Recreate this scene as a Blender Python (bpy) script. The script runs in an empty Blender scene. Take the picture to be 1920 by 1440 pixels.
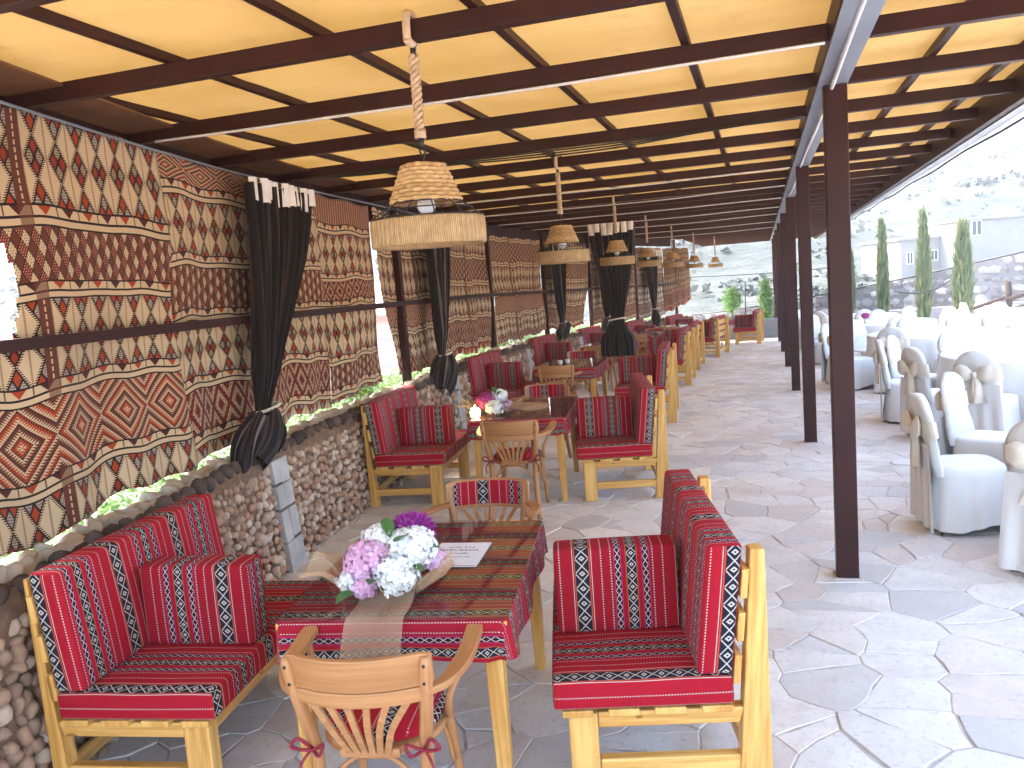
import bpy, math, random
import numpy as np
from mathutils import Vector, Matrix
random.seed(7); RNG = np.random.default_rng(7)
R = math.radians
SC = bpy.context.scene
COL = SC.collection

# ------------------------------------------------------------------ camera
CAM_H, F_PX, PITCH, ROLL, YAW = 1.9, 1550.0, .1200, .0747, -.3011
def cam_axes():
    cy, sy, cp, sp = math.cos(YAW), math.sin(YAW), math.cos(PITCH), math.sin(PITCH)
    fwd = Vector((sy*cp, cy*cp, -sp)); right = Vector((cy, -sy, 0)); down = fwd.cross(right)
    cr, sr = math.cos(ROLL), math.sin(ROLL)
    return fwd, cr*right + sr*down, -sr*right + cr*down
FWD, XI, YI = cam_axes()
cd = bpy.data.cameras.new('camera'); cam = bpy.data.objects.new('camera', cd); COL.objects.link(cam)
m = Matrix((XI, -YI, -FWD)).transposed().to_4x4(); m.translation = (0, 0, CAM_H)
cam.matrix_world = m
cd.sensor_width = 36; cd.lens = F_PX/1920*36; cd.clip_start = .05; cd.clip_end = 3000
SC.camera = cam
def project(p):
    d = Vector(p) - Vector((0, 0, CAM_H)); w = d.dot(FWD)
    if w < .1: return None
    return (960 + F_PX*d.dot(XI)/w, 720 + F_PX*d.dot(YI)/w, w)

# ------------------------------------------------------------------ sky, sun, exposure
SUN_EL, SUN_AZ = R(52), R(-50)          # azimuth from +Y towards +X
world = bpy.data.worlds.new('World'); SC.world = world; world.use_nodes = True
wn = world.node_tree; wn.nodes.clear()
sky = wn.nodes.new('ShaderNodeTexSky'); sky.sky_type = 'NISHITA'; sky.sun_disc = False
sky.sun_elevation = SUN_EL; sky.sun_rotation = SUN_AZ; sky.air_density = 1.0; sky.dust_density = 3.0; sky.ozone_density = 1.0
bg = wn.nodes.new('ShaderNodeBackground'); bg.inputs[1].default_value = .15
wo = wn.nodes.new('ShaderNodeOutputWorld')
wn.links.new(sky.outputs[0], bg.inputs[0]); wn.links.new(bg.outputs[0], wo.inputs[0])
sl = bpy.data.lights.new('sun', 'SUN'); sl.energy = 1.5; sl.angle = R(14); sl.color = (1, .93, .82)
so = bpy.data.objects.new('sun', sl); COL.objects.link(so)
sd = Vector((math.sin(SUN_AZ)*math.cos(SUN_EL), math.cos(SUN_AZ)*math.cos(SUN_EL), math.sin(SUN_EL)))
so.rotation_euler = sd.to_track_quat('Z', 'Y').to_euler()
vs = SC.view_settings
vs.view_transform = 'Standard'; vs.look = 'None'; vs.exposure = 3.6; vs.gamma = 1
SC.cycles.use_denoising = True; SC.cycles.max_bounces = 7; SC.cycles.diffuse_bounces = 4; SC.cycles.glossy_bounces = 3; SC.cycles.volume_bounces = 1; SC.cycles.transparent_max_bounces = 12
SC.cycles.caustics_reflective = False; SC.cycles.caustics_refractive = False
SC.cycles.sample_clamp_indirect = 6
SC.render.engine = 'CYCLES'

# ------------------------------------------------------------------ node helpers
class X:
    def __init__(s, nt, sock): s.nt, s.s = nt, sock
    def op(s, o, *a):
        n = s.nt.nodes.new('ShaderNodeMath'); n.operation = o
        for i, q in enumerate((s,) + a):
            if isinstance(q, X): s.nt.links.new(q.s, n.inputs[i])
            else: n.inputs[i].default_value = q
        return X(s.nt, n.outputs[0])
    def __add__(s, b): return s.op('ADD', b)
    __radd__ = __add__
    def __sub__(s, b): return s.op('SUBTRACT', b)
    def __rsub__(s, b): return (s*-1) + b
    def __mul__(s, b): return s.op('MULTIPLY', b)
    __rmul__ = __mul__
    def __truediv__(s, b): return s.op('DIVIDE', b)
    def fr(s): return s.op('FRACT')
    def ab(s): return s.op('ABSOLUTE')
    def fl(s): return s.op('FLOOR')
    def gt(s, b): return s.op('GREATER_THAN', b)
    def lt(s, b): return s.op('LESS_THAN', b)
    def mn(s, b): return s.op('MINIMUM', b)
    def mx(s, b): return s.op('MAXIMUM', b)
    def md(s, b): return s.op('FLOORED_MODULO', b)
    def tri(s): return (s.fr()*2 - 1).ab()
def mixc(nt, f, a, b):
    n = nt.nodes.new('ShaderNodeMix'); n.data_type = 'RGBA'
    for i, q in ((0, f), (6, a), (7, b)):
        if isinstance(q, X): nt.links.new(q.s, n.inputs[i])
        elif i == 0: n.inputs[0].default_value = q
        else: n.inputs[i].default_value = (*q, 1)
    return X(nt, n.outputs[2])
def new_mat(name, rough=.6, spec=.3, col=(.5, .5, .5)):
    mt = bpy.data.materials.new(name); mt.use_nodes = True; nt = mt.node_tree
    b = nt.nodes['Principled BSDF']; b.inputs['Roughness'].default_value = rough
    b.inputs['Specular IOR Level'].default_value = spec; b.inputs['Base Color'].default_value = (*col, 1)
    return mt, nt, b
def uvx(nt):
    u = nt.nodes.new('ShaderNodeTexCoord'); s = nt.nodes.new('ShaderNodeSeparateXYZ'); nt.links.new(u.outputs['UV'], s.inputs[0])
    return X(nt, s.outputs[0]), X(nt, s.outputs[1])
def comb(nt, a, b, c=0.0):
    n = nt.nodes.new('ShaderNodeCombineXYZ')
    for i, q in enumerate((a, b, c)):
        if isinstance(q, X): nt.links.new(q.s, n.inputs[i])
        else: n.inputs[i].default_value = q
    return n.outputs[0]
def noise(nt, vec=None, scale=5, detail=3, rough=.5, out=0):
    n = nt.nodes.new('ShaderNodeTexNoise'); n.inputs['Scale'].default_value = scale; n.inputs['Detail'].default_value = detail
    n.inputs['Roughness'].default_value = rough
    if vec is not None: nt.links.new(vec, n.inputs['Vector'])
    return X(nt, n.outputs[out])
def objco(nt, kind='Object'):
    return nt.nodes.new('ShaderNodeTexCoord').outputs[kind]
def ramp(nt, x, stops):
    n = nt.nodes.new('ShaderNodeValToRGB'); nt.links.new(x.s, n.inputs[0]); e = n.color_ramp.elements
    while len(e) < len(stops): e.new(.5)
    for i, (p, c) in enumerate(stops): e[i].position = p; e[i].color = (*c, 1)
    return X(nt, n.outputs[0])
def bump(nt, b, h, strength=.3, dist=.01):
    n = nt.nodes.new('ShaderNodeBump'); n.inputs['Strength'].default_value = strength; n.inputs['Distance'].default_value = dist
    nt.links.new(h.s, n.inputs['Height']); nt.links.new(n.outputs[0], b.inputs['Normal'])
def setc(nt, b, x): nt.links.new(x.s, b.inputs['Base Color'])
def rnd(nt):
    o = nt.nodes.new('ShaderNodeObjectInfo'); g = nt.nodes.new('ShaderNodeNewGeometry')
    return (X(nt, o.outputs['Random']) + X(nt, g.outputs['Random Per Island'])*.77).fr()

# ------------------------------------------------------------------ materials
def m_plain(name, col, rough=.6, spec=.3, var=.12, scale=8, metal=0, bmp=0):
    mt, nt, b = new_mat(name, rough, spec)
    n = noise(nt, objco(nt), scale, 4)
    setc(nt, b, ramp(nt, n, [(.3, tuple(c*(1-var) for c in col)), (.7, tuple(min(1, c*(1+var)) for c in col))]))
    b.inputs['Metallic'].default_value = metal
    if bmp: bump(nt, b, noise(nt, objco(nt), scale*6, 3), bmp, .004)
    return mt
def m_wood(name, c0, c1, rough=.4, knots=True):
    mt, nt, b = new_mat(name, rough, .4)
    u, v = uvx(nt); n = noise(nt, comb(nt, u*45, v*2.2), 1, 4, .6); w = noise(nt, comb(nt, u*9, v*.8), 1, 2)
    c = ramp(nt, n*.6 + w*.4, [(.40, c0), (.58, c1)])
    if knots:
        k = nt.nodes.new('ShaderNodeTexVoronoi'); nt.links.new(comb(nt, u*9, v*4), k.inputs['Vector']); k.inputs['Scale'].default_value = 1
        d = X(nt, k.outputs['Distance']); c = mixc(nt, d.lt(.10)*.75, c, (.16, .06, .015))
    setc(nt, b, mixc(nt, rnd(nt)*.22, c, tuple(q*.62 for q in c0)))
    bump(nt, b, n, .12, .003)
    return mt
def m_sadu(name, red=(.34, .007, .018), period=.44, spec=.15):
    mt, nt, b = new_mat(name, .88, spec)
    u, v = uvx(nt); t = (u/period).fr()
    blk, cr, org, pur = (.012, .012, .022), (.42, .385, .33), (.40, .11, .035), (.34, .03, .16)
    wv = noise(nt, comb(nt, u*500, v*500), 1, 1)
    c = mixc(nt, (wv-.5)*.5 + .3, red, tuple(q*.72 for q in red))
    def near(q, w): return (t-q).ab().lt(w)
    def chain(c, q, w, p, th=.105, eye=True, bandc=blk):
        c = mixc(nt, near(q, w), c, bandc)
        x = (t-q)/w; tr = (v/p).tri()*1.02; ax = x.ab()
        ln = (ax-tr).ab().lt(th)*ax.lt(.93)*near(q, w)
        if eye:
            ey = ax*1.1 + (1.02-tr)*1.5
            ln = ln.mx(ey.lt(.55)*ey.gt(.2)*near(q, w))
        return mixc(nt, ln, c, cr)
    def line(c, q, col, w=.0032): return mixc(nt, near(q, w), c, col)
    def dots(c, q, p=.0105, w=.0052): return mixc(nt, near(q, w)*(v/p).fr().lt(.52), c, cr)
    c = chain(c, .075, .066, .062)
    for q, col in ((.150, org), (.168, cr), (.985, cr), (.003, org), (.388, pur), (.454, pur), (.503, org), (.607, org), (.657, pur), (.724, pur)): c = line(c, q, col)
    c = dots(c, .262); c = dots(c, .355, .011); c = dots(c, .857); c = dots(c, .76, .011)
    c = chain(c, .421, .027, .034, .17, False, (.03, .004, .010))
    c = chain(c, .555, .047, .046)
    c = chain(c, .690, .027, .034, .17, False, (.03, .004, .010))
    setc(nt, b, c)
    bump(nt, b, wv, .25, .002)
    return mt
def m_kilim(name, seq, pal=0, off=0.0):
    """seq: list of (type, height) from the top edge downwards; uv = (along, down) in metres"""
    mt, nt, b = new_mat(name, .92, .08)
    u, v = uvx(nt); u = u*.96 + off
    wob = noise(nt, comb(nt, u*6, v*6), 1, 2) - .5
    v = v + wob*.007; u = u + wob*.005
    cream = [(.56, .40, .24), (.55, .48, .38), (.30, .20, .11)][pal]
    dark, red, orange, brown = (.009, .004, .004), (.17, .013, .010), (.34, .042, .008), [(.115, .030, .015), (.11, .065, .04), (.07, .028, .014)][pal]
    slate, green, maroon = (.06, .075, .12), (.035, .04, .024), (.06, .010, .009)
    kinds = {}; z = 0.0
    for k, h in seq:
        mk = v.gt(z)*v.lt(z+h); yn = (v-z)*(2.0/h) - 1
        if k in kinds:
            M0, Y0 = kinds[k]; kinds[k] = (M0+mk, Y0 + yn*mk)
        else: kinds[k] = (mk, yn*mk)
        z += h
    col = mixc(nt, 0.0, brown, brown)
    PU = .165
    ci = (u/PU).fl(); odd = ci.md(2); x = (u/PU).fr()*2 - 1; ax = x.ab()
    teeth = ((v/.011).fr()).gt(.5)
    def put(col, M, fac, c): return mixc(nt, fac*M, col, c)
    if 'D' in kinds:
        M, y = kinds['D']; ay = y.ab()
        col = put(col, M, M, cream)
        col = put(col, M, ax.gt(.93)*((v/.009).fr().gt(.4)), (.13, .08, .035))
        for half, cen in ((.47, True), (.53, False)):
            bb = ay/half if cen else (1.0-ay)/half
            aa = x/.80; d = aa.ab() + bb; ins = d.lt(1)
            sb = y/half if cen else ((1.0-ay)/half)
            p = aa + sb; q = aa - sb
            quad = (p*q).gt(0); sw = (quad - odd).ab()
            ca = red if cen else orange; cb = green if cen else slate
            c4 = mixc(nt, sw, ca, cb)
            dot = ((p.ab()-.5).ab() + (q.ab()-.5).ab())
            c4 = mixc(nt, dot.lt(.42)*(1-sw)*.6, c4, orange)
            ck = ((p*4).fr().gt(.5) - (q*4).fr().gt(.5)).ab()
            c4 = mixc(nt, dot.lt(.62)*sw*ck*.85, c4, cream)
            c4 = mixc(nt, p.ab().mn(q.ab()).lt(.09), c4, dark)
            c4 = mixc(nt, d.gt(.84), c4, dark)
            col = put(col, M, ins, c4)
            col = put(col, M, d.gt(1)*d.lt(1.22)*teeth*ax.lt(.9), dark)
        strip = (u/(PU*8)).fr()
        col = put(col, M, strip.gt(.94), brown)
        col = put(col, M, (strip-.97).ab().lt(.004)*(v/.035).fr().gt(.35), cream)
    if 'P' in kinds:
        M, y = kinds['P']
        col = put(col, M, M, cream)
        tri_ = (y+.95).gt(0)*(ax*1.7 + (y+.9)*1.1).lt(1)*y.lt(.1)
        col = put(col, M, tri_, mixc(nt, odd, orange, maroon))
        col = put(col, M, ax.gt(.94)*y.lt(0), (.13, .08, .035))
        for q in (-.93, .14, .93): col = put(col, M, (y-q).ab().lt(.12), dark)
        strip = (u/(PU*8)).fr()
        col = put(col, M, strip.gt(.94)*.7, brown)
    if 'B' in kinds:
        M, y = kinds['B']
        p = u/.058 + v/.10; q = u/.058 - v/.10
        kk = (p.fl() + q.fl()).md(3)
        c = mixc(nt, kk.lt(.5), brown, cream); c = mixc(nt, kk.gt(1.5), c, red)
        fp, fq = (p.fr()*4).fr(), (q.fr()*4).fr()
        dt = (fp-.5).ab().mx((fq-.5).ab()).lt(.2)
        c = mixc(nt, dt*kk.lt(.5), c, maroon); c = mixc(nt, dt*kk.gt(1.5)*.8, c, cream)
        c = mixc(nt, p.tri().mx(q.tri()).gt(.9), c, dark)
        col = put(col, M, M, c)
    if 'Z' in kinds:
        M, y = kinds['Z']
        zx = ((u/.42).fr()*2 - 1); d = (zx.ab() + y.ab())*3.0; s = d.fr()
        saw = ((zx.ab() - y.ab())*9).fr()
        c = mixc(nt, (d.fl().md(2)), orange, brown)
        c = mixc(nt, s.lt(.55)*(saw.gt(s*1.6)), c, cream)
        c = mixc(nt, s.gt(.62)*(saw.gt((1-s)*2.4)), c, maroon)
        col = put(col, M, M, c)
    if 'L' in kinds:
        M, y = kinds['L']
        p = u/.036 + v/.06; q = u/.036 - v/.06
        e = p.tri().mx(q.tri()); band = ((u/.17).tri() + y.ab()).md(.8).gt(.4)
        c = mixc(nt, e.gt(.80), mixc(nt, band, red, brown), mixc(nt, band, maroon, cream))
        c = mixc(nt, e.lt(.35)*band, c, cream)
        col = put(col, M, M, c)
    if 'S' in kinds:
        M, y = kinds['S']
        s = (u/.048).fr()
        c = mixc(nt, s.lt(.22), red, cream); c = mixc(nt, (s-.6).ab().lt(.06)*(v/.012).fr().gt(.5), c, cream); c = mixc(nt, (s-.3).ab().lt(.05), c, dark)
        col = put(col, M, M, c)
    if 'T' in kinds:
        M, y = kinds['T']
        s = ax + (y*.5 + .5)
        col = put(col, M, M, mixc(nt, s.lt(1), cream, mixc(nt, odd, red, orange)))
        col = put(col, M, (s-1).ab().lt(.07), dark)
    wv = noise(nt, comb(nt, u*350, v*350), 1, 1)
    fade = noise(nt, comb(nt, u*1.3, v*1.3), 1, 3)
    col = mixc(nt, (wv-.5).ab()*.5 + (fade-.45).mx(0)*.7, col, (.08, .038, .024))
    setc(nt, b, col); bump(nt, b, wv, .3, .003)
    b.inputs['Sheen Weight'].default_value = .1
    return mt
def m_stone(name, stops, rough=.85, scale=14, bm=.6, mot=.35):
    mt, nt, b = new_mat(name, rough, .2)
    r = rnd(nt); c = ramp(nt, r, stops)
    n = noise(nt, objco(nt), scale, 5, .6)
    c = mixc(nt, (n-.35).mx(0)*mot*3, c, (.34, .27, .23))
    n2 = noise(nt, objco(nt), scale*5, 3, .6)
    c = mixc(nt, (n2-.62).mx(0)*1.6, c, (.75, .72, .68))
    setc(nt, b, c); bump(nt, b, n + n2*.4, bm, .012)
    return mt

MAT = {}
MAT['steel'] = m_plain('brown_painted_steel', (.032, .0072, .0058), .48, .22, .2, 3)
MAT['steel_dark'] = m_plain('dark_brown_steel', (.025, .006, .005), .5, .2, .2, 3)
MAT['flash_sheen'] = m_plain('grey_blue_flashing_and_sky_sheen', (.20, .22, .26), .35, .5, .15, 2)
MAT['pine'] = m_wood('varnished_pine', (.50, .235, .045), (.74, .43, .125))
MAT['beech'] = m_wood('beech_bentwood', (.34, .145, .048), (.46, .22, .085), .35, False)
MAT['sadu'] = m_sadu('red_striped_sadu_weave')
MAT['sadu_b'] = m_sadu('red_striped_sadu_weave_b', (.27, .006, .015), .41)
MAT['sadu_cloth'] = m_sadu('table_sadu_weave', (.31, .008, .022), .36)
MAT['white'] = m_plain('white_polyester_cloth', (.65, .635, .61), .8, .2, .05, 2.2, bmp=.55)
MAT['ivory'] = m_plain('ivory_satin', (.62, .55, .45), .45, .5, .1, 6)
MAT['gold'] = m_plain('gold_metal', (.55, .38, .14), .35, .5, .1, 6, 1)
MAT['black_metal'] = m_plain('black_wire', (.012, .012, .012), .5, .4)
MAT['white_cable'] = m_plain('white_cable', (.62, .60, .60), .5, .3)
MAT['white_head'] = m_plain('white_curtain_header', (.72, .66, .60), .85, .1)
MAT['slab'] = m_plain('grey_limestone_slab', (.40, .38, .36), .7, .25, .2, 6, bmp=.3)
MAT['mortar'] = m_plain('brown_mortar', (.19, .115, .075), .95, .1, .3, 20, bmp=.8)
MAT['grout'] = m_plain('grey_grout', (.46, .42, .38), .95, .1, .25, 9, bmp=.5)
MAT['wall_stone'] = m_stone('rubble_stone', [(0, (.36, .185, .105)), (.3, (.45, .27, .16)), (.55, (.29, .17, .11)), (.8, (.52, .37, .25)), (1, (.60, .49, .38))])
MAT['wall_stone_dark'] = m_stone('basalt_stone', [(0, (.055, .036, .030)), (.5, (.085, .055, .045)), (1, (.13, .085, .065))], mot=.05)
MAT['cap_stone'] = m_stone('pale_cap_stone', [(0, (.52, .37, .21)), (.5, (.44, .33, .22)), (1, (.56, .48, .38))])
MAT['flag'] = m_stone('limestone_flagstone', [(0, (.50, .47, .44)), (.2, (.66, .63, .58)), (.4, (.73, .69, .63)), (.55, (.62, .54, .48)), (.8, (.78, .74, .67)), (1, (.55, .54, .53))], .60, 3.2, .6, .20)
def rich_flag():
    mt = MAT['flag']; nt = mt.node_tree; b = nt.nodes['Principled BSDF']; c = X(nt, b.inputs['Base Color'].links[0].from_socket); o = objco(nt)
    ge = nt.nodes.new('ShaderNodeNewGeometry').outputs['Position']
    wp_ = noise(nt, ge, 2.2, 5, .7); c = mixc(nt, (wp_-.5).mx(0)*3.0, c, (.50, .42, .37)); w2 = noise(nt, ge, .8, 4, .6); c = mixc(nt, (w2-.5).mx(0)*2.0, c, (.54, .53, .54))
    sp = noise(nt, ge, 30, 5, .75); c = mixc(nt, (sp-.54).mx(0)*4, c, (.36, .32, .30))
    vo = nt.nodes.new('ShaderNodeTexVoronoi'); vo.feature = 'DISTANCE_TO_EDGE'; vo.inputs['Scale'].default_value = 2.1
    dn = nt.nodes.new('ShaderNodeVectorMath'); dn.operation = 'ADD'; nt.links.new(ge, dn.inputs[0]); nn = nt.nodes.new('ShaderNodeTexNoise'); nn.inputs['Scale'].default_value = 1.2; nt.links.new(ge, nn.inputs['Vector']); nt.links.new(nn.outputs[1], dn.inputs[1]); nt.links.new(dn.outputs[0], vo.inputs['Vector'])
    cr = X(nt, vo.outputs['Distance']); c = mixc(nt, cr.lt(.004)*(w2.gt(.55))*.25, c, (.38, .34, .33))
    setc(nt, b, c); h = noise(nt, ge, 9, 6, .7) + noise(nt, ge, 2.5, 3)*1.2; bump(nt, b, h, .7, .010)
rich_flag()
MAT['retain'] = m_stone('retaining_stone', [(0, (.10, .105, .115)), (.5, (.17, .172, .18)), (1, (.34, .335, .33))])
MAT['bulb'] = m_plain('white_bulb_glass', (.82, .82, .84), .25, .5, .01)
MAT['plaster'] = m_plain('pale_plaster', (.30, .275, .255), .9, .1, .06, 1.5)
MAT['pink_board'] = m_plain('pink_weathered_board', (.58, .42, .42), .8, .1, .12, 3)
MAT['dark_glass'] = m_plain('dark_window_glass', (.05, .06, .07), .15, .5)
MAT['dark_wood'] = m_plain('dark_log', (.05, .035, .03), .8, .2, .3, 10)
MAT['paper'] = m_plain('white_paper', (.72, .73, .78), .6, .2, .02)
MAT['ink'] = m_plain('dark_ink', (.05, .05, .06), .7, .1)
MAT['leaf'] = m_plain('green_leaf', (.05, .13, .035), .5, .4, .4, 30)
MAT['edge_board'] = m_plain('brown_edge_board', (.13, .055, .025), .6, .2, .3, 4)

def m_leaf(name, c0, c1, c2, rough=.55, trans=.25):
    mt, nt, b = new_mat(name, rough, .3)
    setc(nt, b, ramp(nt, rnd(nt), [(0, c0), (.6, c1), (1, c2)]))
    if trans:
        tr = nt.nodes.new('ShaderNodeBsdfTranslucent'); mx = nt.nodes.new('ShaderNodeMixShader'); out = nt.nodes['Material Output']
        tr.inputs[0].default_value = (*c2, 1); mx.inputs[0].default_value = trans
        nt.links.new(b.outputs[0], mx.inputs[1]); nt.links.new(tr.outputs[0], mx.inputs[2]); nt.links.new(mx.outputs[0], out.inputs[0])
    return mt
MAT['hedge'] = m_leaf('hedge_leaves', (.05, .14, .04), (.12, .27, .07), (.28, .42, .14))
MAT['cypress'] = m_leaf('cypress_leaves', (.035, .085, .035), (.08, .15, .06), (.26, .25, .11))
MAT['shrub'] = m_leaf('bright_shrub_leaves', (.10, .20, .05), (.20, .34, .08), (.40, .50, .16))
MAT['petal_white'] = m_leaf('white_petals', (.72, .72, .62), (.82, .83, .80), (.85, .85, .86), .7, .2)
MAT['petal_pink'] = m_leaf('pink_petals', (.60, .30, .42), (.68, .42, .60), (.74, .56, .72), .7, .2)
MAT['petal_purple'] = m_leaf('purple_petals', (.18, .01, .16), (.30, .02, .26), (.42, .06, .38), .7, .2)
MAT['petal_magenta'] = m_leaf('magenta_petals', (.26, .015, .10), (.38, .03, .17), (.50, .10, .28), .7, .2)

def m_jute(name, c0, c1, sc):
    mt, nt, b = new_mat(name, .9, .1)
    n = noise(nt, objco(nt), sc, 4); r = rnd(nt)
    setc(nt, b, ramp(nt, n*.7 + r*.3, [(.3, c0), (.7, c1)])); bump(nt, b, noise(nt, objco(nt), sc*4, 2), .5, .004)
    return mt
MAT['jute'] = m_jute('jute_twine', (.44, .29, .15), (.62, .45, .26), 30)
def m_ring():
    mt, nt, b = new_mat('wound_twine', .9, .1)
    s = nt.nodes.new('ShaderNodeSeparateXYZ'); nt.links.new(objco(nt), s.inputs[0]); a = X(nt, s.outputs[1]).op('ARCTAN2', X(nt, s.outputs[0]))
    t = (a*(170/6.2832) + noise(nt, objco(nt), 9, 2)*.8).tri(); n = noise(nt, objco(nt), 22, 3)
    c = ramp(nt, n, [(.3, (.40, .25, .12)), (.7, (.55, .38, .20))]); setc(nt, b, mixc(nt, t.lt(.28)*.7, c, (.22, .13, .06))); bump(nt, b, t, .8, .004)
    return mt
MAT['ring'] = m_ring()
MAT['ribbon'] = m_plain('maroon_ribbon', (.20, .012, .025), .6, .3, .3, 40)
MAT['rope'] = m_jute('thick_rope', (.36, .24, .15), (.55, .40, .27), 60)
MAT['wicker'] = m_jute('wicker_rope', (.36, .21, .09), (.55, .36, .18), 40)

def m_curtain():
    mt, nt, b = new_mat('dark_striped_curtain', .8, .25)
    u, v = uvx(nt); s = (u*4.2 + noise(nt, comb(nt, u*2, v*2), 1, 2)*.25).fr()
    c = mixc(nt, s.lt(.10), (.010, .006, .006), (.13, .10, .095)); c = mixc(nt, (s-.55).ab().lt(.05), c, (.04, .018, .014))
    c = mixc(nt, (s-.3).ab().lt(.02)*(v*60).fr().gt(.5), c, (.12, .08, .07))
    setc(nt, b, c); b.inputs['Sheen Weight'].default_value = .1
    return mt
MAT['curtain'] = m_curtain()
def m_canopy():
    mt, nt, b = new_mat('yellow_canopy_fabric', .8, .1)
    o = objco(nt); n = noise(nt, o, .9, 5, .65); st = noise(nt, o, 3.5, 6, .7)
    c = ramp(nt, n, [(.3, (.42, .29, .12)), (.7, (.52, .385, .19))]); ct = ramp(nt, n, [(.3, (.150, .078, .016)), (.7, (.200, .115, .034))])
    c = mixc(nt, (st-.57).mx(0)*2.2, c, (.28, .17, .06)); ct = mixc(nt, (st-.57).mx(0)*2.2, ct, (.11, .05, .01))
    setc(nt, b, c)
    tr = nt.nodes.new('ShaderNodeBsdfTranslucent'); mx = nt.nodes.new('ShaderNodeMixShader'); out = nt.nodes['Material Output']
    nt.links.new(ct.s, tr.inputs[0]); mx.inputs[0].default_value = .30
    nt.links.new(b.outputs[0], mx.inputs[1]); nt.links.new(tr.outputs[0], mx.inputs[2]); nt.links.new(mx.outputs[0], out.inputs[0])
    return mt
MAT['canopy'] = m_canopy()
def m_glass():
    mt, nt, b = new_mat('table_glass', .03, .5)
    nt.nodes.remove(b); out = nt.nodes['Material Output']
    tp = nt.nodes.new('ShaderNodeBsdfTransparent'); tp.inputs[0].default_value = (.90, .93, .90, 1)
    gl = nt.nodes.new('ShaderNodeBsdfGlossy'); gl.inputs['Roughness'].default_value = .03
    fn = nt.nodes.new('ShaderNodeFresnel'); fn.inputs[0].default_value = 1.5
    mx = nt.nodes.new('ShaderNodeMixShader')
    ge = nt.nodes.new('ShaderNodeNewGeometry'); fac = X(nt, fn.outputs[0])*(X(nt, ge.outputs['Backfacing'])*-1 + 1)
    nt.links.new(fac.s, mx.inputs[0]); nt.links.new(tp.outputs[0], mx.inputs[1]); nt.links.new(gl.outputs[0], mx.inputs[2]); nt.links.new(mx.outputs[0], out.inputs[0])
    return mt
MAT['glass'] = m_glass()
def m_organza():
    mt, nt, b = new_mat('sheer_organza', .5, .3, (.52, .36, .22))
    out = nt.nodes['Material Output']; tp = nt.nodes.new('ShaderNodeBsdfTransparent'); tp.inputs[0].default_value = (1, .93, .85, 1)
    mx = nt.nodes.new('ShaderNodeMixShader'); mx.inputs[0].default_value = .42
    nt.links.new(tp.outputs[0], mx.inputs[1]); nt.links.new(b.outputs[0], mx.inputs[2]); nt.links.new(mx.outputs[0], out.inputs[0])
    return mt
MAT['organza'] = m_organza()
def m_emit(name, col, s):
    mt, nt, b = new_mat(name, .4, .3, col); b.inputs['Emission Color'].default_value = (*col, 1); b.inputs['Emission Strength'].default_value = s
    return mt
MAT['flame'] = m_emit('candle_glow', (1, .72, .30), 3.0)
def m_hill():
    mt, nt, b = new_mat('dry_hillside', .95, .05)
    o = objco(nt); n = noise(nt, o, .035, 6, .65); n2 = noise(nt, o, .35, 6, .7); n3 = noise(nt, o, 1.3, 5, .75)
    c = ramp(nt, n*.5 + n2*.5, [(.36, (.040, .049, .045)), (.5, (.070, .078, .070)), (.64, (.118, .118, .106))])
    c = mixc(nt, (n3-.56).mx(0)*5, c, (.026, .038, .032))
    setc(nt, b, c); bump(nt, b, n2 + n3*.5, 1, .6)
    return mt
MAT['hill'] = m_hill()
MAT['earth'] = m_plain('dusty_earth', (.38, .32, .25), .95, .05, .2, .6, bmp=.4)

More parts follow.
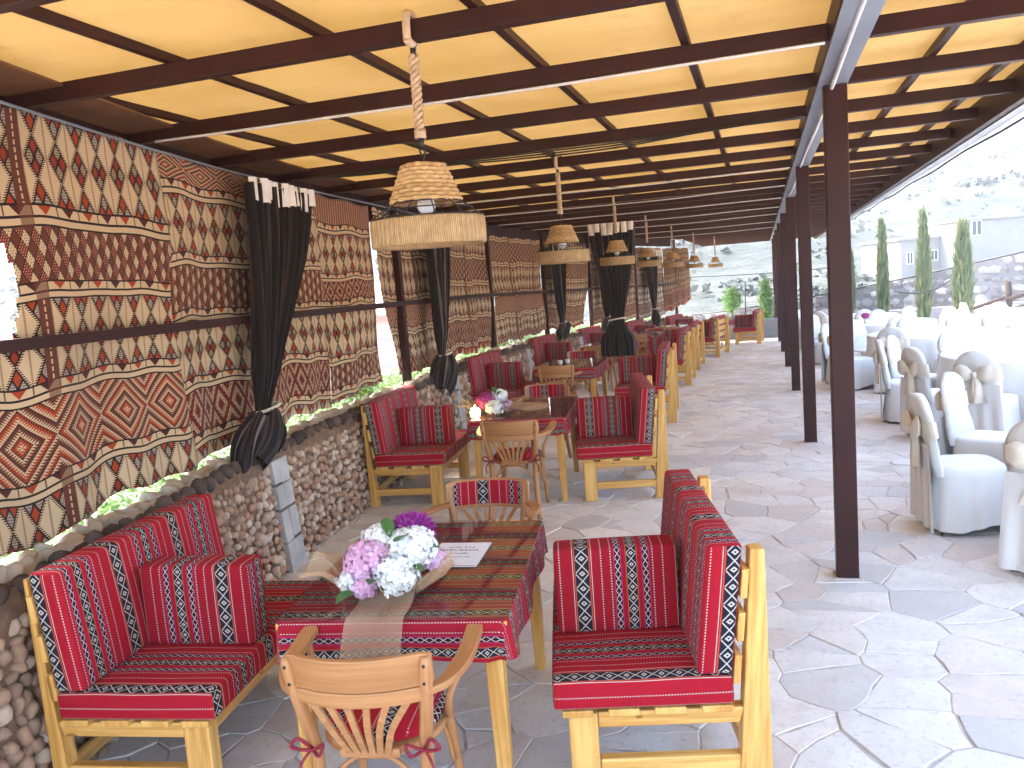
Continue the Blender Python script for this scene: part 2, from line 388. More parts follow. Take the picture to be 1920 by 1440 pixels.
# ------------------------------------------------------------------ mesh helpers
class MB:
    def __init__(s): s.v, s.f, s.uv = [], [], []
    def add(s, vs_, fs, uvs=None):
        o = len(s.v); s.v += [tuple(p) for p in vs_]
        for i, f in enumerate(fs):
            s.f.append(tuple(o+k for k in f))
            s.uv.append(uvs[i] if uvs else [(0, 0)]*len(f))
        return s
    def hexa(s, c, off=None):
        """8 corners: bottom 0-3 ccw, top 4-7; uv with v along the longest side"""
        fs = [(0, 3, 2, 1), (4, 5, 6, 7), (0, 1, 5, 4), (1, 2, 6, 5), (2, 3, 7, 6), (3, 0, 4, 7)]
        c = [Vector(q) for q in c]
        o = off if off is not None else random.random()*9
        L = [(c[1]-c[0]).length, (c[3]-c[0]).length, (c[4]-c[0]).length]; ax = L.index(max(L))
        d = [(c[1]-c[0]), (c[3]-c[0]), (c[4]-c[0])][ax].normalized()
        uvs = []
        for f in fs:
            n = (c[f[1]]-c[f[0]]).cross(c[f[2]]-c[f[0]])
            n = n.normalized() if n.length > 1e-9 else Vector((0, 0, 1))
            w = n.cross(d); w = w.normalized() if w.length > .3 else None
            if w is None:
                e = (c[f[1]]-c[f[0]]).normalized(); g_ = n.cross(e)
                uvs.append([(o + e.dot(c[k]), o + g_.dot(c[k])*.2) for k in f])
            else: uvs.append([(o + w.dot(c[k]), o + d.dot(c[k])) for k in f])
        return s.add(c, fs, uvs)
    def box(s, x0, x1, y0, y1, z0, z1):
        if x0 > x1: x0, x1 = x1, x0
        return s.hexa([(x0, y0, z0), (x1, y0, z0), (x1, y1, z0), (x0, y1, z0), (x0, y0, z1), (x1, y0, z1), (x1, y1, z1), (x0, y1, z1)])
    def bar(s, p, q, w, h, up=(0, 0, 1)):
        p, q = Vector(p), Vector(q); d = (q-p).normalized(); r = d.cross(Vector(up)).normalized(); u = r.cross(d)
        a, b = r*w/2, u*h/2
        return s.hexa([p-a-b, p+a-b, q+a-b, q-a-b, p-a+b, p+a+b, q+a+b, q-a+b])
    def tube(s, pts, rad, n=8, closed=False, cap=True):
        pts = [Vector(p) for p in pts]; N = len(pts)
        rad = [rad]*N if not hasattr(rad, '__len__') else rad
        tg = []
        for i in range(N):
            a = pts[(i-1) % N] if (closed or i > 0) else pts[i]; b = pts[(i+1) % N] if (closed or i < N-1) else pts[i]
            t = b-a; tg.append(t.normalized() if t.length > 1e-9 else Vector((0, 0, 1)))
        r = tg[0].orthogonal().normalized(); vs_, fs, uvs = [], [], []; L = 0; Ls = []
        for i in range(N):
            r = (r - tg[i]*r.dot(tg[i])); r = r.normalized() if r.length > 1e-6 else tg[i].orthogonal().normalized(); b = tg[i].cross(r)
            if i: L += (pts[i]-pts[i-1]).length
            Ls.append(L)
            for k in range(n):
                a = 2*math.pi*k/n; vs_.append(pts[i] + (r*math.cos(a) + b*math.sin(a))*rad[i])
        for i in range(N if closed else N-1):
            j = (i+1) % N
            for k in range(n):
                k2 = (k+1) % n
                fs.append((i*n+k, i*n+k2, j*n+k2, j*n+k))
                c = 2*math.pi*rad[i]/n; l2 = Ls[j] if j else L + .05
                uvs.append([(k*c, Ls[i]), (k*c+c, Ls[i]), (k*c+c, l2), (k*c, l2)])
        if cap and not closed:
            fs.append(tuple(range(n-1, -1, -1))); uvs.append([(0, 0)]*n)
            fs.append(tuple((N-1)*n+k for k in range(n))); uvs.append([(0, 0)]*n)
        return s.add(vs_, fs, uvs)
    def lathe(s, prof, n=24, c=(0, 0, 0), mod=None, capb=False, capt=False):
        vs_, fs, uvs = [], [], []
        for j, (r, z) in enumerate(prof):
            for k in range(n):
                a = 2*math.pi*k/n; rr = r*(mod(a, z, j) if mod else 1)
                vs_.append((c[0]+rr*math.cos(a), c[1]+rr*math.sin(a), c[2]+z))
        for j in range(len(prof)-1):
            for k in range(n):
                k2 = (k+1) % n; fs.append((j*n+k, j*n+k2, (j+1)*n+k2, (j+1)*n+k))
                uvs.append([(vs_[q][0], vs_[q][1]) for q in fs[-1]])
        if capb: fs.append(tuple(range(n-1, -1, -1))); uvs.append([(vs_[q][0], vs_[q][1]) for q in fs[-1]])
        if capt:
            fs.append(tuple((len(prof)-1)*n+k for k in range(n))); uvs.append([(vs_[q][0], vs_[q][1]) for q in fs[-1]])
        return s.add(vs_, fs, uvs)
    def grid(s, fn, nu, nv, uvf=None):
        vs_, fs, uvs = [], [], []
        for j in range(nv+1):
            for i in range(nu+1): vs_.append(fn(i/nu, j/nv))
        for j in range(nv):
            for i in range(nu):
                f = (j*(nu+1)+i, j*(nu+1)+i+1, (j+1)*(nu+1)+i+1, (j+1)*(nu+1)+i); fs.append(f)
                if uvf: uvs.append([uvf(i/nu, j/nv), uvf((i+1)/nu, j/nv), uvf((i+1)/nu, (j+1)/nv), uvf(i/nu, (j+1)/nv)])
        return s.add(vs_, fs, uvs if uvf else None)
    def rbox(s, x0, x1, y0, y1, z0, z1, r=.03, uvm='y', puff=.0, shear=0.0, sx=1, nd=(8, 12, 5), t0=0.0, wob=0.0):
        """rounded, slightly puffed cushion block; uvm: stripes change along 'y' (seat), 'Y' (upright back) or 'x' (pillow)"""
        lo, hi = np.array([x0, y0, z0]), np.array([x1, y1, z1])
        def shape(p):
            q = np.minimum(np.maximum(p, lo+r), hi-r); d = p-q; l = np.linalg.norm(d)
            o = q + d/l*r if l > 1e-9 else p.copy()
            k = (p-lo)/(hi-lo)*2-1
            for a in range(3):
                b, c = [i for i in range(3) if i != a]
                o[a] += puff*k[a]*(1-k[b]**2)*(1-k[c]**2)
            if wob: o[2] += wob*math.sin(p[0]*17+p[1]*9+t0*50)*(k[2] > 0)
            return (sx*(o[0] + shear*(o[2]-z0)), o[1], o[2])
        def uvp(p, a):
            x, y, z = p
            if uvm == 'y':  return (t0 + (y if a != 1 else (y0 + (z-z1) if y < (y0+y1)/2 else y1 - (z-z1))), x if a != 0 else z + x)
            if uvm == 'Y':  return (t0 + (y if a != 1 else (y0 - (x-x0) if y < (y0+y1)/2 else y1 + (x-x0))), z if a != 2 else z + x)
            return (t0 + (x if a != 0 else (x0 - (y-y0) if x < (x0+x1)/2 else x1 + (y-y0))), z if a != 2 else z + y)
        for a in range(3):
            b, c = [(1, 2), (2, 0), (0, 1)][a]
            for side in (0, 1):
                nb, nc = nd[b], nd[c]; vs_, fs, uvs = [], [], []
                def coords(L, n):
                    e = r/L; t = [0, e*.35, e] + [e + (1-2*e)*i/n for i in range(1, n)] + [1-e, 1-e*.35, 1]
                    return t
                tb, tc = coords(hi[b]-lo[b], nb), coords(hi[c]-lo[c], nc); raw = []
                for j in tc:
                    for i in tb:
                        p = np.zeros(3); p[a] = hi[a] if side else lo[a]; p[b] = lo[b] + (hi[b]-lo[b])*i; p[c] = lo[c] + (hi[c]-lo[c])*j
                        raw.append(p); vs_.append(shape(p))
                W = len(tb)
                for j in range(len(tc)-1):
                    for i in range(W-1):
                        f = (j*W+i, j*W+i+1, (j+1)*W+i+1, (j+1)*W+i)
                        if (side == 0) != (sx < 0): f = f[::-1]
                        fs.append(f); uvs.append([uvp(raw[k], a) for k in f])
                s.add(vs_, fs, uvs)
        return s
    def mesh(s, name, smooth=False, merge=False):
        me = bpy.data.meshes.new(name)
        me.from_pydata(s.v, [], s.f)
        uvl = me.uv_layers.new(name='UVMap')
        flat = np.array([c for f in s.uv for c in f], dtype=np.float32).ravel()
        if len(flat) == 2*len(me.loops): uvl.data.foreach_set('uv', flat)
        if merge:
            import bmesh
            bm = bmesh.new(); bm.from_mesh(me); bmesh.ops.remove_doubles(bm, verts=bm.verts, dist=1e-5); bm.to_mesh(me); bm.free()
        if smooth: me.shade_smooth()
        me.update()
        return me
    def build(s, name, mat, parent=None, smooth=False, bevel=0, seg=2, merge=False):
        me = s.mesh(name, smooth, merge); me.materials.append(MAT[mat] if isinstance(mat, str) else mat)
        o = bpy.data.objects.new(name, me); COL.objects.link(o); o.parent = parent
        if bevel:
            md = o.modifiers.new('bevel', 'BEVEL'); md.width = bevel; md.segments = seg; md.limit_method = 'ANGLE'; md.angle_limit = R(40)
        return o
def empty(name, loc=(0, 0, 0), rz=0):
    o = bpy.data.objects.new(name, None); COL.objects.link(o); o.location = loc; o.rotation_euler = (0, 0, rz); o.empty_display_size = .1
    return o
def tag(o, label=None, cat=None, group=None, kind=None):
    for k, q in (('label', label), ('category', cat), ('group', group), ('kind', kind)):
        if q: o[k] = q
    return o
def copy_tree(o, parent=None):
    c = o.copy(); COL.objects.link(c); c.parent = parent
    for ch in o.children: copy_tree(ch, c)
    return c
def smoothstep(a, b, x):
    t = min(1, max(0, (x-a)/(b-a))); return t*t*(3-2*t)
def bez(pts, n=16):
    """Catmull-Rom through the points"""
    P = [Vector(p) for p in pts]; P = [P[0]*2-P[1]] + P + [P[-1]*2-P[-2]]; out = []
    for i in range(1, len(P)-2):
        for k in range(n):
            t = k/n; a, b, c, d = P[i-1], P[i], P[i+1], P[i+2]
            out.append(.5*((2*b) + (c-a)*t + (2*a-5*b+4*c-d)*t*t + (3*b-a-3*c+d)*t**3))
    out.append(P[-2]); return out

# ------------------------------------------------------------------ layout functions
def gz(Y): return -.025*max(0, Y-12)
PY = np.array([-4, -.5, 1.2, 2.68, 3.6, 4.98, 6.2, 8, 11, 13.5, 16.5, 19.5, 23.5, 27])
PX = np.array([-2.2, -2.62, -2.85, -3.10, -3.32, -3.58, -3.72, -3.85, -4.1, -4.22, -4.15, -3.8, -3.0, -2.2])
_yy = np.linspace(-4, 27, 400); _xx = np.interp(_yy, PY, PX); _k = np.hanning(31); _k /= _k.sum()
_xs = np.convolve(np.pad(_xx, 15, mode='edge'), _k, 'valid')
def wx(Y): return float(np.interp(Y, _yy, _xs))
def wn_(Y):
    d = (wx(Y+.05)-wx(Y-.05))/.1; l = math.hypot(1, d); return Vector((1/l, -d/l, 0))
def wp(Y, off=0, z=0):
    n = wn_(Y); return Vector((wx(Y), Y, z)) + n*off
POST_X = .424
def eave_x(Y): return 1.47 + .0157*Y
BEAM_Z = 2.876; RAFT_T = 2.955

# ================================================================== SETTING
# ground, reaching the horizon
gm = MB(); gm.add([(-400, -200, -.75), (400, -200, -.75), (400, 400, -.75), (-400, 400, -.75)], [(0, 1, 2, 3)])
tag(gm.build('ground', 'earth'), 'dusty earth ground around the terrace', None, None, 'structure')
# hillside rising all round the front
def hill_z(x, y):
    d = math.hypot(x*.8, y)
    t = max(0, d-38)
    ridge = 1 + .10*math.sin(x*.012+.6) + .05*math.sin(x*.031+2)
    z = -.8 + .150*t*ridge
    if d > 240: z = -.8 + .150*202*ridge + (d-240)*.02
    z += (math.sin(x*.11+y*.07)*.5 + math.sin(x*.05-y*.16)*.6 + math.sin(y*.33+math.sin(x*.06)*2.2)*.35)*min(1, t/25)
    return z
hm = MB()
def hf(u, v):
    a = R(-115 + 230*u); d = 34 + 300*(v**1.5); x, y = d*math.sin(a), d*math.cos(a)
    return (x, y, hill_z(x, y))
hm.grid(hf, 200, 90)
tag(hm.build('hillside', 'hill', smooth=True), 'pale dry rocky hillside rising behind the terrace', None, None, 'structure')
# scrub on the hillside
sm = MB()
for i in range(2400):
    a = R(random.uniform(-60, 50)); d = 44 + 200*random.random()**1.3; x, y = d*math.sin(a), d*math.cos(a)
    r = random.uniform(.2, .6)*(1 + d/150); z = hill_z(x, y)
    for k in range(9):
        p = Vector((x + random.gauss(0, .5)*r, y + random.gauss(0, .5)*r, z + abs(random.gauss(0, .35))*r)); s = r*random.uniform(.25, .5)
        t = Vector((random.gauss(0, 1), random.gauss(0, 1), random.gauss(0, .6))).normalized(); q = t.orthogonal().normalized()
        sm.add([p-t*s, p+q*s*.7, p+t*s, p-q*s*.7], [(0, 1, 2, 3)])
MAT['scrub'] = m_leaf('grey_green_scrub', (.022, .034, .026), (.04, .05, .036), (.06, .062, .05), .9, 0)
tag(sm.build('hillside_scrub', 'scrub'), 'low grey green scrub dotted over the hillside', 'scrub', None, 'stuff')

# terrace body + grout sheet
def terrace_pt(u, v, dz=0):
    Y = -2 + 32*v; return (-4.6 + 13*u, Y, gz(Y) - .004 + dz)
tm = MB(); tm.grid(terrace_pt, 30, 60)
n0 = len(tm.v)
paving = tag(tm.build('paving', 'grout'), 'crazy paving of pale limestone under and beside the canopy', None, None, 'structure')
ts = MB()
for (a, b) in (((-4.6, -2), (8.4, -2)), ((8.4, -2), (8.4, 30)), ((8.4, 30), (-4.6, 30)), ((-4.6, 30), (-4.6, -2))):
    ts.add([(a[0], a[1], -1), (b[0], b[1], -1), (b[0], b[1], gz(b[1])-.005), (a[0], a[1], gz(a[1])-.005)], [(0, 1, 2, 3)])
ts.build('terrace_edge', 'mortar', paving)
def clip(poly, px, py, nx, ny):
    out = []
    for i in range(len(poly)):
        a, b = poly[i-1], poly[i]
        da = (a[0]-px)*nx + (a[1]-py)*ny; db = (b[0]-px)*nx + (b[1]-py)*ny
        if (da <= 0) != (db <= 0):
            t = da/(da-db); out.append((a[0]+(b[0]-a[0])*t, a[1]+(b[1]-a[1])*t))
        if db <= 0: out.append(b)
    return out
def voronoi(seeds, cell):
    H = {}
    for i, (x, y) in enumerate(seeds): H.setdefault((int(x//cell), int(y//cell)), []).append(i)
    polys = []
    for i, (x, y) in enumerate(seeds):
        cx, cy = int(x//cell), int(y//cell); nb = [j for a in (-2, -1, 0, 1, 2) for b in (-2, -1, 0, 1, 2) for j in H.get((cx+a, cy+b), []) if j != i]
        nb.sort(key=lambda j: (seeds[j][0]-x)**2 + (seeds[j][1]-y)**2)
        p = [(x-cell*2, y-cell*2), (x+cell*2, y-cell*2), (x+cell*2, y+cell*2), (x-cell*2, y+cell*2)]
        for j in nb[:16]:
            sx, sy = seeds[j]; p = clip(p, (x+sx)/2, (y+sy)/2, sx-x, sy-y)
            if len(p) < 3: break
        polys.append(p)
    return polys
cell = .28; seeds = []
for iy in range(int(-1/cell), int(29.6/cell)):
    for ix in range(int(-4.4/cell), int(8.2/cell)):
        if random.random() < .16: continue
        seeds.append(((ix+.5+random.uniform(-.62, .62))*cell, (iy+.5+random.uniform(-.62, .62))*cell*.9))
        if random.random() < .16: seeds.append((seeds[-1][0]+random.uniform(-.13, .13), seeds[-1][1]+random.uniform(.08, .16)))
polys = voronoi(seeds, cell)
def area(p): return abs(sum(p[i-1][0]*p[i][1]-p[i][0]*p[i-1][1] for i in range(len(p))))/2
def inset(p, d):
    cx = sum(q[0] for q in p)/len(p); cy = sum(q[1] for q in p)/len(p); out = []
    for i in range(len(p)):
        pass
    q = p
    n = len(p); sgn = 1 if sum(p[i-1][0]*p[i][1]-p[i][0]*p[i-1][1] for i in range(n)) > 0 else -1
    for i in range(n):
        a, b = p[i-1], p[i]; ex, ey = b[0]-a[0], b[1]-a[1]; l = math.hypot(ex, ey)
        if l < 1e-6: continue
        nx, ny = sgn*ey/l, -sgn*ex/l
        q = clip(q, a[0]-nx*d, a[1]-ny*d, nx, ny)
        if len(q) < 3: return None
    return q
def jag(p):
    out = []
    for i in range(len(p)):
        a, b = p[i], p[(i+1) % len(p)]; out.append(a); l = math.hypot(b[0]-a[0], b[1]-a[1])
        if l > .16:
            for t in (.33, .67) if l > .3 else (.5,):
                k = random.uniform(-.012, .012); out.append((a[0]+(b[0]-a[0])*t - (b[1]-a[1])/l*k, a[1]+(b[1]-a[1])*t + (b[0]-a[0])/l*k))
    return out
stones = []
for p in polys:
    if len(p) < 3 or area(p) < .012: continue
    q = inset(p, random.choice((.0012, .002, .003, .007)))
    if not q or area(q) < .01: continue
    q2 = inset(q, .007)
    if not q2: continue
    cx = sum(a[0] for a in q)/len(q); cy = sum(a[1] for a in q)/len(q)
    if cx < wx(min(26, max(-3, cy))) + .05 and cy < 26: continue
    pr = project((cx, cy, gz(cy))); s = 0
    if pr and -60 < pr[0] < 1980 and 480 < pr[1] < 1500: s = area(q)/pr[2]**3
    stones.append((s, q, cx, cy))
stones.sort(key=lambda t: -t[0])
def flagstone(mb, q, ox, oy):
    q = jag(q); cx = sum(a[0] for a in q)/len(q); cy = sum(a[1] for a in q)/len(q)
    h = random.uniform(-.002, .004); tx, ty = random.uniform(-.006, .006), random.uniform(-.006, .006)
    n = len(q)
    def zz(x, y, d): return gz(y) + h + d + (x-cx)*tx + (y-cy)*ty
    lo = [(x-ox, y-oy, gz(y)-.02) for x, y in q]; md_ = [(x-ox, y-oy, zz(x, y, -.003)) for x, y in q]
    top = []
    for x, y in q:
        l = math.hypot(x-cx, y-cy); k = max(0, 1-.004/l); X_, Y_ = cx+(x-cx)*k, cy+(y-cy)*k; top.append((X_-ox, Y_-oy, zz(X_, Y_, 0)))
    sg = sum(q[i-1][0]*q[i][1]-q[i][0]*q[i-1][1] for i in range(n)) > 0
    fs = [tuple(range(2*n, 3*n))] + [(i, (i+1) % n, n+(i+1) % n, n+i) for i in range(n)] + [(n+i, n+(i+1) % n, 2*n+(i+1) % n, 2*n+i) for i in range(n)]
    if not sg: fs = [f[::-1] for f in fs]
    mb.add(lo+md_+top, fs)
rest = MB()
for i, (s, q, cx, cy) in enumerate(stones):
    if i < 300 and s > 0:
        mb = MB(); flagstone(mb, q, cx, cy); o = mb.build('flagstone', 'flag', paving); o.location = (cx, cy, 0)
    else: flagstone(rest, q, 0, 0)
tag(rest.build('flagstone_field', 'flag', paving), None, None, None, 'stuff')

# ================================================================== PERGOLA
perg = tag(empty('pergola', (POST_X, 5.17, 0)), 'long brown steel pergola roofed with yellow fabric', 'pergola')
def P_(name, mb, mat, parent=perg, **k):
    o = mb.build(name, mat, parent, **k)
    if parent is perg: o.matrix_parent_inverse = Matrix.Translation((-POST_X, -5.17, 0))
    return o
YR0 = -.05
POSTS = [1.17 + 4*i for i in range(9)]
for Y in POSTS:
    b = MB(); w = .062; b.box(POST_X-w, POST_X+w, Y-w, Y+w, gz(Y)-.02, BEAM_Z)
    o = P_('post', b, 'steel', bevel=.006)
    b = MB(); b.box(POST_X-w-.012, POST_X+w+.012, Y-w-.012, Y+w+.012, gz(Y)-.01, gz(Y)+.010); P_('base_plate', b, 'grout', o)
# main beam over the posts
b = MB(); b.box(POST_X-.10, POST_X+.07, YR0, 36.3, BEAM_Z+.0, BEAM_Z+.13); P_('main_beam', b, 'steel', bevel=.004)
RAFT = [.17 + i for i in range(0, 37)]
for Y in RAFT:
    xl = wx(min(27, Y)) - .15; xr = eave_x(Y)
    b = MB(); b.box(xl, POST_X-.103, Y-.028, Y+.028, BEAM_Z-.002, RAFT_T); b.box(POST_X+.073, xr, Y-.028, Y+.028, BEAM_Z-.002, RAFT_T)
    P_('rafter', b, 'steel', bevel=.003)
for x in (-4.05, -3.15, -2.42, -1.69, -1.02, -.31, .92, 1.40):
    b = MB(); ys = YR0
    y1 = 36.3
    if x < -3.2:
        yy = [Y for Y in np.linspace(YR0, 27, 300) if wx(Y)-.1 < x]
        if not yy: continue
        ys, y1 = min(yy), max(yy)
    b.box(x-.02, x+.02, ys, y1, RAFT_T+.001, RAFT_T+.038); P_('purlin', b, 'steel')
# eave beam and flashing
b = MB(); b.hexa([(eave_x(YR0), YR0, 2.80), (eave_x(YR0)+.05, YR0, 2.80), (eave_x(36.3)+.05, 36.3, 2.80), (eave_x(36.3), 36.3, 2.80),
                  (eave_x(YR0), YR0, 3.0), (eave_x(YR0)+.05, YR0, 3.0), (eave_x(36.3)+.05, 36.3, 3.0), (eave_x(36.3), 36.3, 3.0)])
P_('eave_beam', b, 'steel')
b = MB(); b.hexa([(eave_x(YR0)+.055, YR0, 2.79), (eave_x(YR0)+.16, YR0, 2.80), (eave_x(36.3)+.16, 36.3, 2.80), (eave_x(36.3)+.055, 36.3, 2.79),
                  (eave_x(YR0)+.055, YR0, 2.90), (eave_x(YR0)+.16, YR0, 2.91), (eave_x(36.3)+.16, 36.3, 2.91), (eave_x(36.3)+.055, 36.3, 2.90)])
P_('gutter', b, 'flash_sheen')
b = MB(); b.box(POST_X-.095, POST_X+.065, YR0, 36.3, BEAM_Z-.008, BEAM_Z-.003)
P_('beam_sky_sheen', b, 'flash_sheen')  # added strip: sky reflection on the beam's underside, put in as grey blue colour
# canopy strips of fabric
edges = [-4.6, -3.0, -1.62, -.24, 1.1]
for i, x0 in enumerate(edges):
    x1 = edges[i+1] if i < len(edges)-1 else None
    b = MB()
    def cf(u, v, x0=x0, x1=x1):
        Y = YR0 - .1 + (36.4-YR0)*v; xe = x1 if x1 is not None else eave_x(Y)+.12
        xs = max(x0, wx(min(27, max(-3.9, Y))) - (.45 if Y < 26 else .2))
        if i == 0: xs = wx(min(27, max(-3.9, Y))) - .45
        xs = min(xs, xe-.01)
        x = xs + (xe-xs)*u
        fy = (Y-.17) % 1.0; sag = -.012*math.sin(math.pi*fy)*(1 if True else 0) - .006*math.sin(x*9+Y*1.3)*math.sin(math.pi*fy)
        return (x, Y, RAFT_T + .052 + sag + .003*math.sin(Y*5+x*3))
    b.grid(cf, 8, 38*5)
    P_('canopy_panel', b, 'canopy', smooth=True)
# left side: posts, wall plate, rails
LPOST = [.9, 5.65, 8.62, 12.72, 16.1, 19.1, 22.3, 25.6]
for Y in LPOST:
    p = wp(Y, -.02 if Y > 6 else -.16); b = MB(); a = .042
    b.box(p.x-a, p.x+a, Y-a, Y+a, gz(Y)-.3, BEAM_Z-.01); P_('side_post', b, 'steel', bevel=.004)
for a, c in zip(LPOST[:-1], LPOST[1:]):
    ys = np.linspace(a, c, 5)
    b = MB()
    for q, r_ in zip(ys[:-1], ys[1:]): b.bar(wp(q, .06, 1.80+gz(q)*.5-.006*(q-2)*.6), wp(r_, .06, 1.80+gz(r_)*.5-.006*(r_-2)*.6), .03, .055)
    P_('mid_rail', b, 'steel')
    b = MB()
    for q, r_ in zip(ys[:-1], ys[1:]): b.bar(wp(q, -.13, BEAM_Z-.075), wp(r_, -.13, BEAM_Z-.075), .05, .26)
    P_('wall_plate', b, 'steel_dark')
for a, c in ((1.2, 8.6), (8.6, 26)):
    b = MB(); ys = np.linspace(a, c, 14)
    for q, r_ in zip(ys[:-1], ys[1:]):
        A, B = wp(q, 0), wp(r_, 0); n1, n2 = wn_(q), wn_(r_); z0, z1 = RAFT_T-.02, RAFT_T+.03
        w0, w1 = -.45, .22
        b.hexa([A+n1*w0+Vector((0, 0, z0)), A+n1*w1+Vector((0, 0, z0)), B+n2*w1+Vector((0, 0, z0)), B+n2*w0+Vector((0, 0, z0)),
                A+n1*w0+Vector((0, 0, z0+.012)), A+n1*w1+Vector((0, 0, z0+.012)), B+n2*w1+Vector((0, 0, z0+.012)), B+n2*w0+Vector((0, 0, z0+.012))])
    P_('edge_board', b, 'edge_board')

# cables strung under the rafters
def cable(name, pts, r, mat, label, parent=None):
    b = MB(); b.tube(bez(pts, 8), r, 6); o = b.build(name, mat, None, smooth=True); tag(o, label, 'cable', 'cables under the rafters'); return o
def raft_cable(Y, sag, r, mat, label, x0=None, dy=-.04):
    xl = wx(Y)+.1 if x0 is None else x0
    pts = []
    for i in range(7):
        t = i/6; x = xl + (POST_X-.12-xl)*t; pts.append((x, Y+dy, BEAM_Z-.008 - sag*math.sin(math.pi*t)*(1+.25*math.sin(i*2.1))))
    cable('cable', pts, r, mat, label)
for k, Y in enumerate((4.17, 9.17, 11.17, 13.17, 15.17, 17.17, 20.17, 23.17)):
    raft_cable(Y, .012+.006*(k % 3), .007, 'white_cable', 'thin white cable under the %s rafter from the front' % ['third', 'eighth', 'tenth', 'twelfth', 'fourteenth', 'sixteenth', 'nineteenth', 'twentysecond'][k])
for k in range(3):
    raft_cable(6.17, .02+.018*k, .006, 'black_metal', 'dark cable of the bundle sagging below the rafter, strand %s' % ['highest', 'middle', 'lowest'][k], None, -.10-.012*k)
b = MB(); b.tube(bez([(POST_X-.02, Y, BEAM_Z-.02-.015*math.sin(Y*1.3)) for Y in np.linspace(2, 13, 14)], 6), .012, 6)
tag(b.build('conduit', 'white_cable', smooth=True), 'pale conduit taped beneath the main beam', 'cable')
b = MB(); b.tube([(eave_x(Y)+.18, Y, 2.78-.01*math.sin(Y*2)) for Y in np.linspace(0, 36, 60)], .010, 6)
tag(b.build('light_string', 'black_metal', smooth=True), 'dark cable running along the outer gutter', 'cable')

# ================================================================== LOW RUBBLE WALL
wall = tag(empty('stone_wall', tuple(wp(6, .08))), 'low rubble stone wall behind the benches', 'wall')
WINV = Matrix.Translation(-wall.location)
def W_(name, mb, mat, parent=wall, **k):
    o = mb.build(name, mat, parent, **k)
    if parent is wall: o.matrix_parent_inverse = WINV
    return o
WT = .86
def fo(z): return .28 - .08*max(0, min(1, z/WT))
b = MB(); ys = np.linspace(-.5, 26.5, 90)
for q, r_ in zip(ys[:-1], ys[1:]):
    z0, z1 = gz(q), gz(r_)
    b.hexa([wp(q, 0, z0-.3), wp(q, .28, z0-.3), wp(r_, .28, z1-.3), wp(r_, 0, z1-.3), wp(q, 0, z0+WT), wp(q, fo(WT), z0+WT), wp(r_, fo(WT), z1+WT), wp(r_, 0, z1+WT)])
W_('mortar_core', b, 'mortar')
import bmesh
def rock_mesh(name, mat, flat=1.0, sub=1, rough=.22, seed=0):
    rr = random.Random(seed); bm = bmesh.new(); bmesh.ops.create_icosphere(bm, subdivisions=sub, radius=1)
    cuts = [(Vector((rr.gauss(0, 1), rr.gauss(0, 1), rr.gauss(0, 1))).normalized(), rr.uniform(.55, .85)) for _ in range(6)]
    for v in bm.verts:
        for n, d in cuts:
            k = v.co.dot(n)
            if k > d: v.co -= n*(k-d)*.9
        v.co *= 1 + rr.uniform(-rough, rough)*.5
    me = bpy.data.meshes.new(name); bm.to_mesh(me); bm.free(); me.materials.append(MAT[mat])
    if sub > 1: me.shade_smooth()
    return me
LOW = {}
def rocks_(name, mat, s0, n, rough=.22):
    hi = [rock_mesh(name, mat, seed=s0+i, sub=2, rough=rough*.8) for i in range(n)]
    for i, q in enumerate(hi): LOW[q.name] = rock_mesh(name + '_low', mat, seed=s0+i, sub=1, rough=rough)
    return hi
ROCK = rocks_('stone', 'wall_stone', 0, 12); ROCKD = rocks_('dark_stone', 'wall_stone_dark', 50, 6, .10)
ROCKC = rocks_('cap_stone', 'cap_stone', 80, 6)
rocks = []   # (score, variant list, mesh idx, matrix, name)
def rock(meshes, name, pos, n, sx, sy, sz):
    t = Vector((-n.y, n.x, 0)); B = Matrix((n, t, Vector((0, 0, 1)))).transposed()
    spin = Matrix.Rotation(random.uniform(0, 6.3), 3, 'X')
    Mx = (B @ spin @ Matrix.Diagonal((sx, sy, sz))).to_4x4(); Mx.translation = pos
    pr = project(pos); s = 0
    if pr and -30 < pr[0] < 1950 and 0 < pr[1] < 1470: s = sy*sz/pr[2]**2
    rocks.append((s, meshes, random.randrange(len(meshes)), Mx, name))
SLABS = [(4.98, .25), (9.7, .2), (13.9, .2), (17.5, .2)]
Y = .2
while Y < 26:
    sp = .068 if Y < 7 else (.095 if Y < 12.5 else .15)
    zz = .03
    while zz < WT-.09:
        if not any(abs(Y-s) < w/2+.02 for s, w in SLABS):
            k = random.uniform(.6, 1.3)
            yy = Y + random.uniform(-.35, .35)*sp
            rock(ROCK, 'stone', wp(yy, fo(zz), gz(yy) + zz + random.uniform(-.3, .3)*sp), wn_(yy), .034*k, sp*.58*k, sp*.50*random.uniform(.8, 1.25))
        zz += sp*.86
    Y += sp
Y = .3
while Y < 26:
    sp = .125 if Y < 9 else .16
    k = random.uniform(.8, 1.15)
    rock(ROCKD, 'dark_stone', wp(Y, .190, gz(Y)+WT-.004+random.uniform(-.012, .012)), wn_(Y), .052*k, sp*.43*k, .052*k)
    for o in (.01, .07, .125):
        rock(ROCKC, 'cap_stone', wp(Y + random.uniform(0, .06), o, gz(Y)+WT-.005), wn_(Y), .055, sp*.6, .03)
    Y += sp
rocks.sort(key=lambda t: -t[0])
restm = {'stone': MB(), 'dark_stone': MB(), 'cap_stone': MB()}; cnt = {}
lim = {'stone': 300, 'dark_stone': 90, 'cap_stone': 150}
